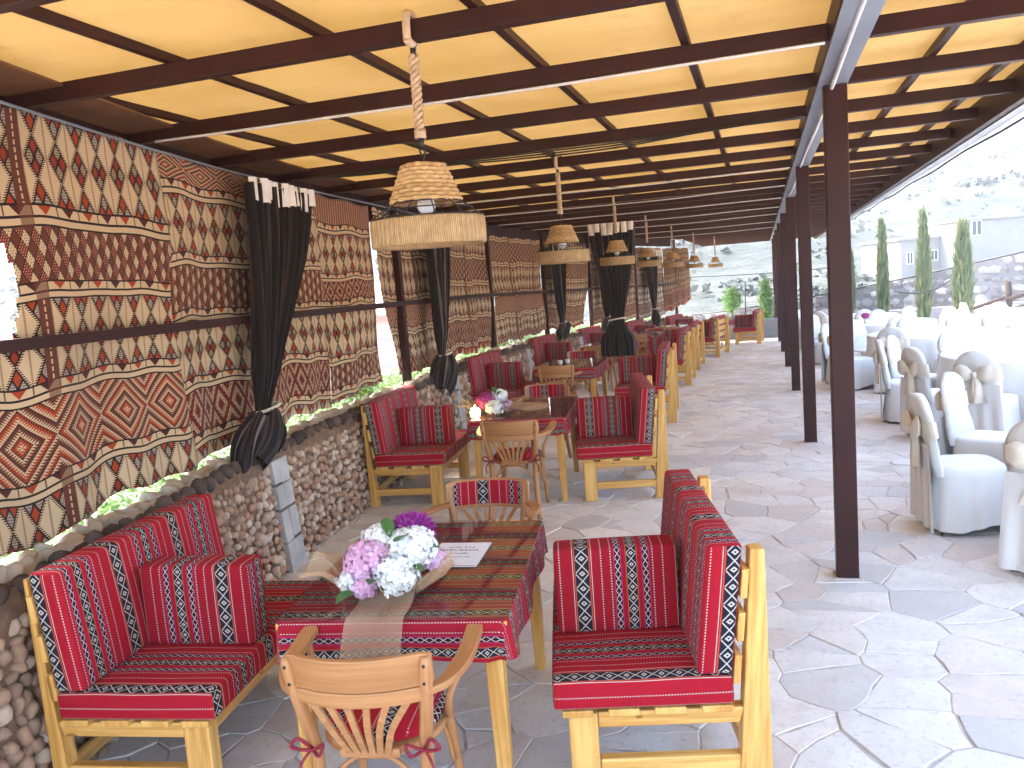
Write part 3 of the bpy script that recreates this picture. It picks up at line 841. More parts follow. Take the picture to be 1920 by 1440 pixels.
for s, ms, i, Mx, nm in rocks:
    cnt[nm] = cnt.get(nm, 0) + 1
    if cnt[nm] <= lim[nm] and s > 0:
        o = bpy.data.objects.new(nm, ms[i]); COL.objects.link(o); o.parent = wall; o.matrix_parent_inverse = WINV; o.matrix_basis = Mx
    else:
        me = LOW[ms[i].name]; restm[nm].add([Mx @ v.co for v in me.vertices], [tuple(p.vertices) for p in me.polygons])
for nm, mt in (('stone', 'wall_stone'), ('dark_stone', 'wall_stone_dark'), ('cap_stone', 'cap_stone')):
    tag(W_(nm+'_rest', restm[nm], mt, smooth=True), None, None, None, 'stuff')
for (Y, w) in SLABS:                       # pale slab strips let into the wall
    zs = [-.02, .21, .44, .62, .80]
    for k in range(4):
        hs = random.uniform(-.02, .02)
        for sd_ in (0, 1):
            b = MB(); y0, y1 = (Y-w/2, Y+hs-.002) if sd_ == 0 else (Y+hs+.002, Y+w/2)
            z0, z1 = zs[k] + random.uniform(0, .02), zs[k+1] - .004
            A, B = wp(y0, .27, gz(Y)), wp(y1, .27, gz(Y)); n = wn_(Y)
            t_ = random.uniform(.045, .052)
            C = [A+Vector((0, 0, z0)), A+n*t_+Vector((0, 0, z0)), B+n*t_+Vector((0, 0, z0)), B+Vector((0, 0, z0))]
            dz = Vector((0, 0, z1-z0)); C = [q - n*(.28-fo(z0)) for q in C]; b.hexa(C + [q+dz - n*(fo(z0)-fo(z1)) for q in C])
            W_('slab', b, 'slab', bevel=.004)

# greenery just outside the wall
def leafmass(n, fn, size, mat, name, parent=None, asp=.55):
    b = MB()
    for i in range(n):
        p, nrm = fn(i); nrm = Vector(nrm).normalized(); t = nrm.orthogonal().normalized(); t.rotate(Matrix.Rotation(random.uniform(0, 6.3), 3, nrm)); q = nrm.cross(t)
        s = size*random.uniform(.6, 1.3); p = Vector(p)
        b.add([p - t*s*.5, p + q*s*asp*.5 + nrm*s*.12, p + t*s*.5, p - q*s*asp*.5 + nrm*s*.12], [(0, 1, 2, 3)])
    return b.build(name, mat, parent)
def hf2(i):
    Y = random.uniform(1.5, 24); h = .86 + gz(Y) + .06*math.sin(Y*1.7) + .05*math.sin(Y*4.1)
    return wp(Y, random.uniform(-.55, -.07), random.uniform(h-.2, h+.06)), (random.gauss(.3, .5), random.gauss(-.3, .5), 1)
b = MB(); ys = np.linspace(1.2, 24.5, 60)
def hb_(u, v):
    Y = 1.2 + 23.3*u; a = math.pi*v; return wp(Y, -.32 + .24*math.cos(a), .28 + gz(Y) + (.50 + .03*math.sin(Y*3))*math.sin(a))
b.grid(hb_, 90, 8)
HEDGE_CORE = b
tag(leafmass(16000, hf2, .055, 'hedge', 'hedge'), 'bright green hedge growing just outside the low wall', 'hedge', None, 'stuff')
_h = HEDGE_CORE.build('foliage_core', 'hedge', bpy.data.objects['hedge'], smooth=True)
def hf3(i):
    a = random.gauss(0, 1), random.gauss(0, 1), random.gauss(0, 1); v = Vector(a).normalized()*random.uniform(.5, 1)
    return wp(7.95, -.35, 1.0) + Vector((v.x*.22, v.y*.3, v.z*.28)), v
pl = tag(empty('bush', tuple(wp(7.95, -.35, .4))), 'yellow green bush showing through the gap between two rugs', 'bush')
o = leafmass(700, hf3, .07, 'shrub', 'crown', None); o.parent = pl; o.matrix_parent_inverse = Matrix.Translation(-pl.location)
b = MB(); b.tube([wp(7.95, -.35, -.3), wp(7.95, -.35, .95)], [.02, .012], 6); o = b.build('stem', 'dark_wood', pl); o.matrix_parent_inverse = Matrix.Translation(-pl.location)

# pink boarded shed seen through the gap between the rugs
shed = tag(empty('shed', (-7.2, 13.4, -.5)), 'pink boarded shed seen through a gap between the rugs', 'shed')
b = MB(); b.box(-2.2, 2.2, .0, 2.5, -.3, 2.0); b.build('wall', 'pink_board', shed)
for k in range(13):
    b = MB(); b.hexa([(-2.22, -.045, k*.16), (2.22, -.045, k*.16), (2.22, -.002, k*.16), (-2.22, -.002, k*.16), (-2.22, -.02, k*.16+.155), (2.22, -.02, k*.16+.155), (2.22, -.002, k*.16+.155), (-2.22, -.002, k*.16+.155)])
    b.build('board', 'pink_board', shed)
b = MB(); b.hexa([(-2.4, -.3, 2.0), (2.4, -.3, 2.0), (2.4, 2.8, 2.6), (-2.4, 2.8, 2.6), (-2.4, -.3, 2.06), (2.4, -.3, 2.06), (2.4, 2.8, 2.66), (-2.4, 2.8, 2.66)]); b.build('roof', 'plaster', shed)

# ================================================================== RUGS
S1 = [('D', .44), ('P', .11), ('B', .25), ('P', .09), ('D', .37), ('P', .09), ('Z', .34), ('P', .09), ('D', .40)]
S2 = [('Z', .16), ('P', .10), ('D', .36), ('P', .09), ('B', .27), ('P', .09), ('D', .36), ('P', .09), ('L', .27), ('P', .09), ('D', .4)]
S3 = [('S', .24), ('P', .10), ('D', .36), ('P', .08), ('L', .17), ('P', .09), ('D', .42), ('P', .09), ('B', .20), ('P', .1), ('D', .3)]
S4 = [('P', .10), ('B', .32), ('P', .10), ('D', .40), ('P', .10), ('Z', .28), ('P', .10), ('D', .28), ('L', .3)]
S5 = [('D', .36), ('P', .10), ('B', .30), ('P', .10), ('D', .40), ('P', .10), ('L', .30), ('P', .08), ('T', .16), ('P', .1)]
MK = [m_kilim('kilim_a', S1, 0), m_kilim('kilim_b', S2, 0, .07), m_kilim('kilim_c', S3, 0, .03), m_kilim('kilim_d', S4, 0, .1), m_kilim('kilim_e', S5, 0, .05),
      m_kilim('kilim_pale', S2, 1, .02), m_kilim('kilim_brown', S5, 2, .09)]
def rug(Y0, Y1, zt0, zt1, zb0, zb1, mat, label, off=-.045, seed=0, edge0=None, edge1=None, nu=60, nv=60, amp=1.0, hole=None):
    c0 = wp((Y0+Y1)/2, off, zb0); b = MB(); rr = random.Random(seed); ph = [rr.uniform(0, 6) for _ in range(6)]
    Ls = Y1-Y0
    def pt(u, v):           # v: 0 top .. 1 bottom
        e0 = edge0(v) if edge0 else 0; e1 = edge1(v) if edge1 else 0
        Y = Y0 + e0 + (Ls + e1 - e0)*u
        zt = zt0+(zt1-zt0)*u + .012*math.sin(u*Ls*9+ph[0]) ; zb = zb0+(zb1-zb0)*u + .02*math.sin(u*Ls*5+ph[1]) + .012*math.sin(u*Ls*13+ph[4])
        z = zt + (zb-zt)*v
        w = (.012*math.sin(u*Ls*6+v*2+ph[2]) + .014*math.sin(u*Ls*2.4+v*5+ph[3]) + .010*math.sin(v*9+u*3+ph[5]))*min(1, v*4)*amp
        w += .02*v*v*math.sin(u*Ls*11+ph[1])*amp
        return wp(Y, off + w, z)
    b.grid(pt, nu, nv, lambda u, v: (u*Ls, v*((zt0-zb0))))
    if hole:
        kp = [k for k, f in enumerate(b.f) if not hole(*[sum(b.v[q][a] for q in f)/4 for a in (1, 2)])]
        b.f = [b.f[k] for k in kp]; b.uv = [b.uv[k] for k in kp]
    o = b.build('woven_rug', MK[mat], None, smooth=True)
    md = o.modifiers.new('thick', 'SOLIDIFY'); md.thickness = .006
    tag(o, label, 'rug', 'woven rugs hung along the wall side'); return o
rug(1.75, 4.34, 2.875, 2.87, .90, .92, 0, 'large woven rug nearest the camera, torn open at its left edge', seed=1, nu=110, nv=90,
    hole=lambda y, z: 1.79 < z < 2.42 and y < 2.86 + .10*math.sin((z-1.79)/.63*3.14) - .25*(z-1.79)*.3)
rug(4.30, 6.70, 2.87, 2.84, .91, .93, 1, 'woven rug behind the first dark curtain', seed=2, nu=100, nv=80, off=-.055)
rug(6.66, 7.96, 2.83, 2.81, .95, .96, 2, 'woven rug with a red striped top band, just past the first curtain', seed=3, edge1=lambda v: .06*v - .05*math.sin(v*3))
rug(8.06, 10.3, 2.81, 2.79, .96, .95, 3, 'woven rug behind the second curtain, its left edge pulled aside', seed=4, nu=80,
    edge0=lambda v: .10*v + .34*smoothstep(.45, .95, v))
rug(10.26, 12.68, 2.79, 2.77, .95, .93, 4, 'woven rug between the second curtain and the second brown side post', seed=5, nu=70)
rug(12.86, 16.04, 2.72, 2.72, .93, .92, 3, 'woven rug right after the tall white gap beyond the second side post', seed=6, nu=80, edge0=lambda v: .30*smoothstep(.4, .6, v))
rug(16.2, 19.05, 2.72, 2.70, .93, .85, 4, 'woven rug behind the third dark curtain', seed=7, nu=70, edge0=lambda v: .1*v, edge1=lambda v: -.5*smoothstep(.5, 1, v))
rug(19.2, 22.2, 2.70, 2.66, .80, .75, 1, 'woven rug behind the dark curtain hung from the rafters', seed=8)
rug(22.35, 24.6, 2.64, 2.6, .72, .68, 5, 'pale grey woven rug towards the far end of the row', seed=9)
rug(24.5, 26.9, 2.6, 2.62, .75, .98, 6, 'dark brown woven rug hung last at the far end', seed=10, off=.02, edge1=lambda v: .25*v)
rug(.2, 2.1, 2.86, 2.86, 1.30, .95, 4, 'woven rug at the left edge of the picture below the rail', seed=11, off=-.10, nv=60, edge1=lambda v: -1.2*(1-smoothstep(.52, .6, v)) + .25*v)

# ================================================================== CURTAINS
def curtain(loc, along, W, ztop, ztie, zbot, label, wt=.13, wb=.34, pleats=9, lean=0.0, seed=0, loop=True, depth=.05):
    """loc: ground point under the middle; along: unit vector of the track"""
    rr = random.Random(seed); root = tag(empty('curtain', loc), label, 'curtain', 'dark striped tied curtains'); al = Vector(along).normalized(); no = Vector((al.y, -al.x, 0))
    ph = [rr.uniform(0, 6) for _ in range(4)]
    b = MB()
    def width(z):
        if z >= ztie: return wt + (W-wt)*smoothstep(0, 1, ((z-ztie)/(ztop-ztie)))**.75
        return wt + (wb-wt)*smoothstep(0, 1, min(1, (ztie-z)/max(.05, (ztie-zbot))*1.6))
    def pt(u, v):
        z = ztop + (zbot-ztop)*v; w = width(z); t = u-.5
        k = 1 - .55*max(0, 1-abs(z-ztie)/.25)
        a = depth*k*(math.sin(2*math.pi*pleats*u+ph[0]) + .45*math.sin(2*math.pi*pleats*2.3*u+ph[1]+v*2))
        sh = lean*smoothstep(0, 1, v) + .015*math.sin(v*6+ph[2])
        bulge = 0
        if z < ztie: bulge = .05*math.sin(math.pi*min(1, (ztie-z)/(ztie-zbot)))
        return al*(t*w + sh) + no*(a + .05*math.cos(t*3)*0 + bulge*math.cos(t*math.pi)*2) + Vector((0, 0, z))
    b.grid(pt, pleats*14, 70, lambda u, v: (u*W*2.2, v*(ztop-zbot)))
    b.build('drape', 'curtain', root, smooth=True)
    for k in range(pleats):             # white header tabs
        u = (k+.5)/pleats; c0 = pt(u, 0); m_ = MB(); hh = rr.uniform(.13, .19); tw = W/pleats*.46; tl = rr.uniform(-.02, .02)
        def tab(a, c, c0=c0, hh=hh, tw=tw, tl=tl):
            ang = (a-.5)*2.4
            return c0 + al*(math.sin(ang)*tw + tl*c) + no*(math.cos(ang)*.05 + .055) + Vector((0, 0, .035 - hh*c))
        m_.grid(tab, 6, 4); m_.build('header_tab', 'white_head', root, smooth=True)
    # tie band
    m_ = MB(); pc = pt(.5, (ztop-ztie)/(ztop-zbot))
    m_.tube([pc + al*math.cos(a)*wt*.62 + no*(math.sin(a)*.085+.03) + Vector((0, 0, .02*math.sin(a+1))) for a in np.linspace(0, 2*math.pi, 22)[:-1]], .013, 6, True)
    m_.build('tie_band', 'ivory', root, smooth=True)
    if loop:                            # the bunched end folded up into the tie
        m_ = MB(); R0 = wb*.55
        def lp(u, v):
            a = 2*math.pi*u; r = R0*(.42 + .58*math.sin(math.pi*min(1, v*.86+.06))**.8)*(1 + .13*math.sin(a*8+ph[3]+v*1.5) + .07*math.sin(a*19+ph[1]-v*2)); x = math.cos(a)*r
            zc = ztie - .01 - (ztie-zbot)*v*(1 + .16*math.sin(a*2+ph[0]))
            return al*(x*(1.1 if math.cos(a) < 0 else .8) + lean*1.06 - .26*v) + no*(math.sin(a)*r*.5 + .06) + Vector((0, 0, zc + .02*math.sin(a*5+v*4)))
        m_.grid(lp, 110, 20, lambda u, v: (u*1.2, v*.3)); m_.build('bunched_end', 'curtain', root, smooth=True)
    return root
def wall_curtain(Y, off, W, ztop, ztie, zbot, label, **k):
    n = wn_(Y); p = wp(Y, off, 0); return curtain((p.x, p.y, 0), (-n.y, n.x, 0), W, ztop, ztie, zbot, label, **k)
wall_curtain(5.62, .17, 1.05, 2.74, 1.16, .84, 'black striped curtain tied low over the wall, nearest the camera', wt=.18, wb=.42, lean=-.66, seed=1)
wall_curtain(9.55, .19, .72, 2.66, 1.12, .72, 'second dark curtain on the wall side, its end looped up', wt=.14, wb=.52, lean=-.22, seed=2)
wall_curtain(16.5, .19, .70, 2.62, 1.05, .78, 'third dark curtain on the wall side beyond the second lamp', wt=.14, wb=.44, lean=-.02, seed=3)
wall_curtain(19.6, .19, .70, 2.55, .95, .70, 'fourth dark curtain on the wall side, half hidden by the hanging curtain', wt=.14, wb=.42, seed=4)
wall_curtain(23.0, .22, .80, 2.5, .95, .45, 'fifth dark curtain on the wall side near the far end', wt=.14, wb=.42, seed=6, loop=False)
curtain((-2.25, 13.17, 0), (1, .06, 0), .74, 2.70, 1.22, .62, 'dark striped curtain hung from the rafters, flaring below its tie', wt=.22, wb=.56, pleats=7, seed=5, loop=False, depth=.06)

b = MB(); b.tube([wp(Y, .0, 2.865 - .006*(Y-2)) for Y in np.linspace(.5, 12.6, 40)], .008, 6)
tag(b.build('rug_rod', 'flash_sheen', smooth=True), 'pale rod along the top of the hanging rugs', 'rod')

# ================================================================== FURNITURE
ORD = ['nearest', 'second', 'third', 'fourth', 'fifth', 'sixth', 'farthest']
def make_bench(sx):
    r = empty('bench'); L = 1.17; bv = .006
    def hx(mb, xb0, xb1, xt0, xt1, y0, y1, z0, z1):
        c = [(xb0, y0, z0), (xb1, y0, z0), (xb1, y1, z0), (xb0, y1, z0), (xt0, y0, z1), (xt1, y0, z1), (xt1, y1, z1), (xt0, y1, z1)]
        if sx < 0: c = [(-x, y, z) for x, y, z in c]; c = [c[1], c[0], c[3], c[2], c[5], c[4], c[7], c[6]]
        return mb.hexa(c)
    for y0, y1 in ((.03, .10), (L-.10, L-.03)):
        hx(MB(), .03, .135, .03, .135, y0, y1, 0, .345).build('front_leg', 'pine', r, bevel=bv)
        hx(MB(), .630, .750 if sx > 0 else .705, .700, .750 if sx > 0 else .715, y0, y1, 0, .925).build('rear_leg', 'pine', r, bevel=bv)
        hx(MB(), .137, .643, .137, .661, y0+.008, y1-.008, .285, .345).build('side_rail', 'pine', r, bevel=bv)
        hx(MB(), .137, .641, .137, .644, y0+.012, y1-.012, .10, .16).build('stretcher', 'pine', r, bevel=bv)
    for x in (.05, .665):
        hx(MB(), x, x+.03, x, x+.03, .102, L-.102, .10 if x > .3 else .275, .16 if x > .3 else .335).build('long_rail', 'pine', r, bevel=bv)
    for k in range(4):
        x = .01 + k*.165; hx(MB(), x, x+.11, x, x+.11, .0, L, .347, .372).build('seat_slat', 'pine', r, bevel=.004)
    for z0 in (.45, .605, .76):
        xs = lambda z: .648 + .115*(z-.487)
        hx(MB(), xs(z0)-.026, xs(z0)-.002, xs(z0+.10)-.026, xs(z0+.10)-.002, 0, L, z0, z0+.105).build('back_slat', 'pine', r, bevel=.004)
    MB().rbox(-.02, .62, 0, L, .374, .485, .015, 'y', .004, 0, sx, wob=.0015).build('seat_cushion', 'sadu', r, smooth=True, merge=False)
    MB().rbox(.495, .617, .0, L, .487, .955, .016, 'Y', .005, .115, sx, nd=(4, 12, 8), t0=.13).build('back_cushion', 'sadu', r, smooth=True)
    return r
def make_bolster(sx):
    return MB().rbox(0, .49, 0, .155, 0, .345, .018, 'x', .005, 0, sx, nd=(8, 4, 8), t0=.33).build('bolster', 'sadu_b', None, smooth=True)
B0 = {1: make_bench(1), -1: make_bench(-1)}; BL0 = {1: make_bolster(1), -1: make_bolster(-1)}; used = set()
def place(proto, key, loc, rz):
    o = proto if key not in used else copy_tree(proto); used.add(key); o.location = loc; o.rotation_euler = (0, 0, rz); return o
def put_bench(sx, x, y, deg, label, blabel):
    th = R(deg); z = gz(y)
    o = place(B0[sx], ('b', sx), (x, y, z), th); tag(o, label, 'bench', 'pine benches with red striped cushions')
    lx, ly = (.005*sx, .40); X_ = x + lx*math.cos(th) - ly*math.sin(th); Y_ = y + lx*math.sin(th) + ly*math.cos(th)
    q = place(BL0[sx], ('p', sx), (X_, Y_, z + .487), th + R(random.uniform(-2, 2))); tag(q, blabel, 'bolster', 'red striped upright bolsters')

# ---- tables
TW, TL, TH = .857, 1.20, .735
def make_table():
    r = empty('dining_table')
    MB().box(0, TW, 0, TL, TH-.025, TH).build('tabletop', 'pine', r, bevel=.004)
    for a in (0, 1):
        MB().box(.06, TW-.06, .055 + a*(TL-.14), .08 + a*(TL-.14), TH-.11, TH-.027).build('apron', 'pine', r)
        MB().box(.055 + a*(TW-.14), .08 + a*(TW-.14), .083, TL-.085, TH-.11, TH-.027).build('apron', 'pine', r)
        for c in (0, 1):
            x, y = .03 + a*(TW-.13), .03 + c*(TL-.13); i0, i1 = (.0 if a == 0 else .022), (.0 if c == 0 else .022); w0, w1 = .07, .048
            xb, yb = x+i0, y+i1
            MB().hexa([(xb, yb, 0), (xb+w1, yb, 0), (xb+w1, yb+w1, 0), (xb, yb+w1, 0), (x, y, TH-.027), (x+w0, y, TH-.027), (x+w0, y+w0, TH-.027), (x, y+w0, TH-.027)]).build('leg', 'pine', r, bevel=.005)
    return r
def make_cloth():
    b = MB(); rc = .03; pts = []
    for cx, cy, a0 in ((TW-rc, rc, -90), (TW-rc, TL-rc, 0), (rc, TL-rc, 90), (rc, rc, 180)):
        for k in range(5): a = R(a0 + k*22.5); pts.append((cx + rc*math.cos(a), cy + rc*math.sin(a), math.cos(a), math.sin(a)))
    dense = []
    for i in range(len(pts)):
        p, q = pts[i], pts[(i+1) % len(pts)]; l = math.hypot(q[0]-p[0], q[1]-p[1]); n = max(1, int(l/.04))
        for k in range(n):
            t = k/n; dense.append(tuple(p[j]+(q[j]-p[j])*t for j in range(4)))
    N = len(dense); D = [0, .004, .012, .03, .06, .09, .115, .14, .152]; s = 0; vs_ = []; uvv = []
    for d in D:
        for i, (x, y, nx, ny) in enumerate(dense):
            o = .006*min(1, d/.02) + d*.06 + .010*(d/.15)*math.sin(i*.55) + .016*(d/.15)*max(0, abs(nx*ny)*2)
            hem = .012*math.sin(i*.31+1)*(d/.15)
            vs_.append((x+nx*o, y+ny*o, TH+.006 - max(0, d-.004) - (.0 if d > .004 else 0) + hem*(d > .1)))
            fx = abs(nx) > abs(ny)
            uvv.append((.318 + y if fx else (.318 + y - d if ny < 0 else .318 + y + d), (x + d if nx > 0 else x - d) if fx else x))
    fs = [tuple(range(N))]; uvs = [[(.318 + vs_[k][1], vs_[k][0]) for k in range(N)]]
    for j in range(len(D)-1):
        for i in range(N):
            i2 = (i+1) % N; f = (j*N+i, (j+1)*N+i, (j+1)*N+i2, j*N+i2); fs.append(f); uvs.append([uvv[k] for k in f])
    b.add(vs_, fs, uvs)
    return b.build('tablecloth', 'sadu_cloth', None, smooth=False)
def make_glass():
    return MB().box(-.004, TW+.004, -.004, TL+.004, TH+.009, TH+.016).build('glass_tabletop', 'glass', None, bevel=.002)
T0, C0, G0 = make_table(), make_cloth(), make_glass()
def put_table(i, x, y, deg):
    z = gz(y); th = R(deg)
    tag(place(T0, 't', (x, y, z), th), '%s pine dining table in the row, under a red striped cloth' % ORD[i], 'table', 'pine dining tables')
    tag(place(C0, 'c', (x, y, z), th), 'red striped cloth covering the %s dining table of the row' % ORD[i], 'tablecloth', 'red striped tablecloths')
    tag(place(G0, 'g', (x, y, z), th), 'clear glass sheet on the %s red dining table' % ORD[i], 'glass top', 'glass sheets on the tables')

# ---- bentwood armchair, faces +y
def make_chair():
    r = empty('armchair')
    def by(x): return -.300 + .075*(abs(x)/.245)**2
    MB().lathe([(.0, .432), (.19, .432), (.212, .440), (.215, .452), (.205, .462), (.0, .464)], 28, mod=lambda a, z, j: 1 + .03*math.cos(4*a+math.pi)).build('seat', 'beech', r, smooth=True)
    MB().lathe([(.0, .466), (.185, .466), (.203, .476), (.205, .490), (.190, .503), (.10, .508), (.0, .509)], 28, mod=lambda a, z, j: 1 + .03*math.cos(4*a+math.pi)).build('seat_pad', 'sadu', r, smooth=True)
    for s in (-1, 1):
        MB().tube(bez([(s*.165, .155, .435), (s*.178, .185, .25), (s*.195, .215, 0)], 6), [.019]*7+[.017]*5+[.014], 10).build('front_leg', 'beech', r, smooth=True)
        rp = bez([(s*.205, -.285, 0), (s*.186, -.215, .24), (s*.183, -.198, .45), (s*.205, -.232, .62), (s*.224, -.268, .80)], 7)
        o = MB().tube(rp, [.017]+[.022]*(len(rp)-3)+[.021, .013], 12).build('rear_post', 'beech', r, smooth=True)
        for z in (.655, .715, .775):
            p = min(rp, key=lambda q: abs(q.z-z)); MB().tube([(p.x, p.y-.016, z), (p.x, p.y-.0225, z)], .0055, 8).build('screw', 'black_metal', o)
        # arm: flat board sweeping forward from the rail
        ap = bez([(s*.205, -.262, .682), (s*.262, -.19, .684), (s*.296, -.06, .696), (s*.302, .085, .714), (s*.298, .145, .720)], 8)
        b = MB(); n = len(ap); wd = [.03 + .028*smoothstep(0, .45, i/(n-1)) - .03*smoothstep(.90, 1, i/(n-1)) for i in range(n)]
        vs_, fs, uvs = [], [], []
        for i in range(n):
            t = (ap[min(n-1, i+1)]-ap[max(0, i-1)]).normalized(); sd_ = t.cross(Vector((0, 0, 1))).normalized()
            for a, hgt in ((-1, -.014), (1, -.014), (1, .012), (-1, .012)): vs_.append(ap[i] + sd_*a*wd[i]*.5 + Vector((0, 0, hgt)))
        for i in range(n-1):
            for k in range(4): fs.append((i*4+k, i*4+(k+1) % 4, (i+1)*4+(k+1) % 4, (i+1)*4+k)); uvs.append([(k*.02, i*.02), (k*.02+.02, i*.02), (k*.02+.02, i*.02+.02), (k*.02, i*.02+.02)])
        fs += [(3, 2, 1, 0), ((n-1)*4, (n-1)*4+1, (n-1)*4+2, (n-1)*4+3)]; uvs += [[(0, 0)]*4]*2
        b.add(vs_, fs, uvs); b.build('armrest', 'beech', r, bevel=.006, seg=3)
        MB().tube(bez([(s*.296, .075, .698), (s*.262, .03, .62), (s*.232, -.03, .555), (s*.222, -.02, .49), (s*.219, .03, .45), (s*.20, .08, .437)], 6), .0125, 10).build('arm_support', 'beech', r, smooth=True)
        # ribbon tie of the seat pad
        b = MB(); q = Vector((s*.186, -.225, .475))
        b.tube(bez([q, q+Vector((s*.03, -.03, .05)), q+Vector((s*.055, -.03, .02)), q+Vector((.004, -.01, 0)), q+Vector((-s*.05, -.03, .03)), q+Vector((-s*.035, -.035, -.005)), q], 5), .006, 6)
        b.tube(bez([q, q+Vector((s*.03, -.03, -.04)), q+Vector((s*.03, -.035, -.09))], 4), .005, 6)
        b.build('ribbon', 'ribbon', r, smooth=True)
    # curved back rail, upper and lower boards
    def rail(z0, z1, hw, th, dy, name, mat, uvmode=None):
        b = MB(); n = 20; vs_, fs, uvs = [], [], []
        for i in range(n+1):
            x = -hw + 2*hw*i/n; y = by(x) + dy; e = 1 - smoothstep(.86, 1, abs(x)/hw)
            zt = z1 - (1-e)*.012; ln = .10*(z1-.66)
            for (yy, zz) in ((y-th/2, z0), (y+th/2, z0), (y+th/2-ln, zt), (y-th/2-ln, zt)): vs_.append((x, yy, zz))
        for i in range(n):
            for k in range(4):
                f = (i*4+k, (i+1)*4+k, (i+1)*4+(k+1) % 4, i*4+(k+1) % 4); fs.append(f)
                uvs.append([((vs_[q][0], vs_[q][2]) if uvmode else (vs_[q][2], vs_[q][0])) for q in f])
        fs += [(0, 1, 2, 3), (n*4+3, n*4+2, n*4+1, n*4)]; uvs += [[(0, 0)]*4]*2
        b.add(vs_, fs, uvs); return b.build(name, mat, r, bevel=.005)
    rail(.702, .812, .238, .024, .0, 'back_rail', 'beech'); rail(.650, .700, .225, .024, .004, 'lower_rail', 'beech')
    rail(.672, .804, .195, .010, .0185, 'back_pad', 'sadu', True)
    for k in range(6):
        t = (k-2.5)/2.5; xt, xb = t*.155, t*.062
        p = bez([(xt, by(xt)+.012, .652), (xb + (xt-xb)*.38, -.262, .56), (xb, -.215, .455)], 6)
        b = MB()
        for a, c in zip(p[:-1], p[1:]): b.bar(a, c, .021, .011, up=(0, 1, 0.2))
        b.build('splat', 'beech', r)
    MB().bar((-.10, -.205, .452), (.10, -.205, .452), .02, .03).build('splat_shoe', 'beech', r, bevel=.004)
    for yy in (-.205, .165):     # bent hoops under the seat
        MB().tube(bez([(-.175, yy, .20), (-.15, yy*.95, .33), (-.07, yy*.9, .415), (0, yy*.9, .425), (.07, yy*.9, .415), (.15, yy*.95, .33), (.175, yy, .20)], 5), .009, 8).build('hoop', 'beech', r, smooth=True)
    return r
CH0 = make_chair()
def put_chair(x, y, deg, label):
    tag(place(CH0, 'ch', (x, y, gz(y)), R(deg)), label, 'chair', 'bentwood armchairs')

SETS = [  # bench right, bench left, table near-left corner, chair near, chair far
    ((-.75, 2.69, 13.5), (-2.02, 2.42, 8.5), (-1.745, 2.49, 8.5), (-1.285, 2.42, 9), (-1.50, 4.06, 187)),
    ((-1.545, 6.74, 13), (-2.74, 6.60, 7), (-2.50, 6.66, 7), (-2.02, 6.52, 5), (-2.22, 8.22, 186)),
    ((-1.85, 10.42, 4), (-3.22, 10.35, -2), (-2.98, 10.55, 3), (-2.63, 10.62, 4), (-2.67, 12.1, 181)),
    ((-1.98, 14.30, 0), (-3.42, 14.20, -6), (-3.14, 14.3, -1), (-2.72, 14.16, 0), (-2.72, 15.85, 180)),
    ((-2.05, 17.30, -2), (-3.28, 17.55, -10), (-3.0, 17.5, -6), (-2.55, 17.36, -4), (-2.45, 19.05, 174)),
    ((-1.80, 20.50, -10), (-2.75, 20.6, -12), (-2.66, 20.6, -10), (-2.2, 20.4, -8), (-2.0, 22.1, 170)),
    ((-.86, 24.50, -4), (-2.05, 23.6, -14), (-1.78, 24.3, -8), (-1.4, 24.2, -6), (-1.2, 25.9, 172)),
]
for i, (br, bl, tb, c1, c2) in enumerate(SETS):
    put_bench(1, *br, '%s pine bench on the aisle side, red striped cushions' % ORD[i], 'red striped bolster standing on the %s aisle side bench' % ORD[i])
    put_bench(-1, *bl, '%s pine bench against the stone wall, red striped cushions' % ORD[i], 'red striped bolster standing on the %s wall side bench' % ORD[i])
    put_table(i, *tb)
    put_chair(*c1, 'bentwood armchair at the near end of the %s red table, back to camera' % ORD[i])
    if i != 6: put_chair(*c2, 'bentwood armchair at the far end of the %s red table, facing the camera' % ORD[i])

# ---- bouquets
def floret_ball(c, r, n, size, mat, name, parent, squash=.8, shaggy=0):
    b = MB(); c = Vector(c); ga = math.pi*(3-5**.5)
    for i in range(n):
        z = 1 - 1.75*(i+.5)/n; rr = math.sqrt(max(0, 1-z*z)); a = ga*i + random.uniform(-.2, .2)
        d = Vector((rr*math.cos(a), rr*math.sin(a), z)).normalized(); p = c + Vector((d.x*r, d.y*r, d.z*r*squash))*random.uniform(.88, 1.06)
        nn = (d + Vector((random.gauss(0, .28), random.gauss(0, .28), random.gauss(0, .28)))).normalized(); t = nn.orthogonal().normalized(); t.rotate(Matrix.Rotation(random.uniform(0, 6.3), 3, nn)); q = nn.cross(t)
        s = size*random.uniform(.75, 1.2)
        for k in range(4 if not shaggy else 5):
            al = k*math.pi*2/(4 if not shaggy else 5); u = t*math.cos(al) + q*math.sin(al); w = nn.cross(u)
            if shaggy: b.add([p, p+u*s*.6+w*s*.16+nn*s*.5, p+u*s*.9+nn*s*1.0, p+u*s*.6-w*s*.16+nn*s*.5], [(0, 1, 2, 3)])
            else: b.add([p-nn*s*.1, p+u*s*.5-w*s*.42+nn*s*.12, p+u*s*1.02-w*s*.26-nn*s*.04, p+u*s*1.02+w*s*.26-nn*s*.04, p+u*s*.5+w*s*.42+nn*s*.12], [(0, 1, 2, 3, 4)])
    b.lathe([(.001, -r*squash*.85), (r*.7, -r*squash*.4), (r*.80, 0), (r*.6, r*squash*.5), (.001, r*squash*.8)], 12, tuple(c))
    return b.build(name, mat, parent)
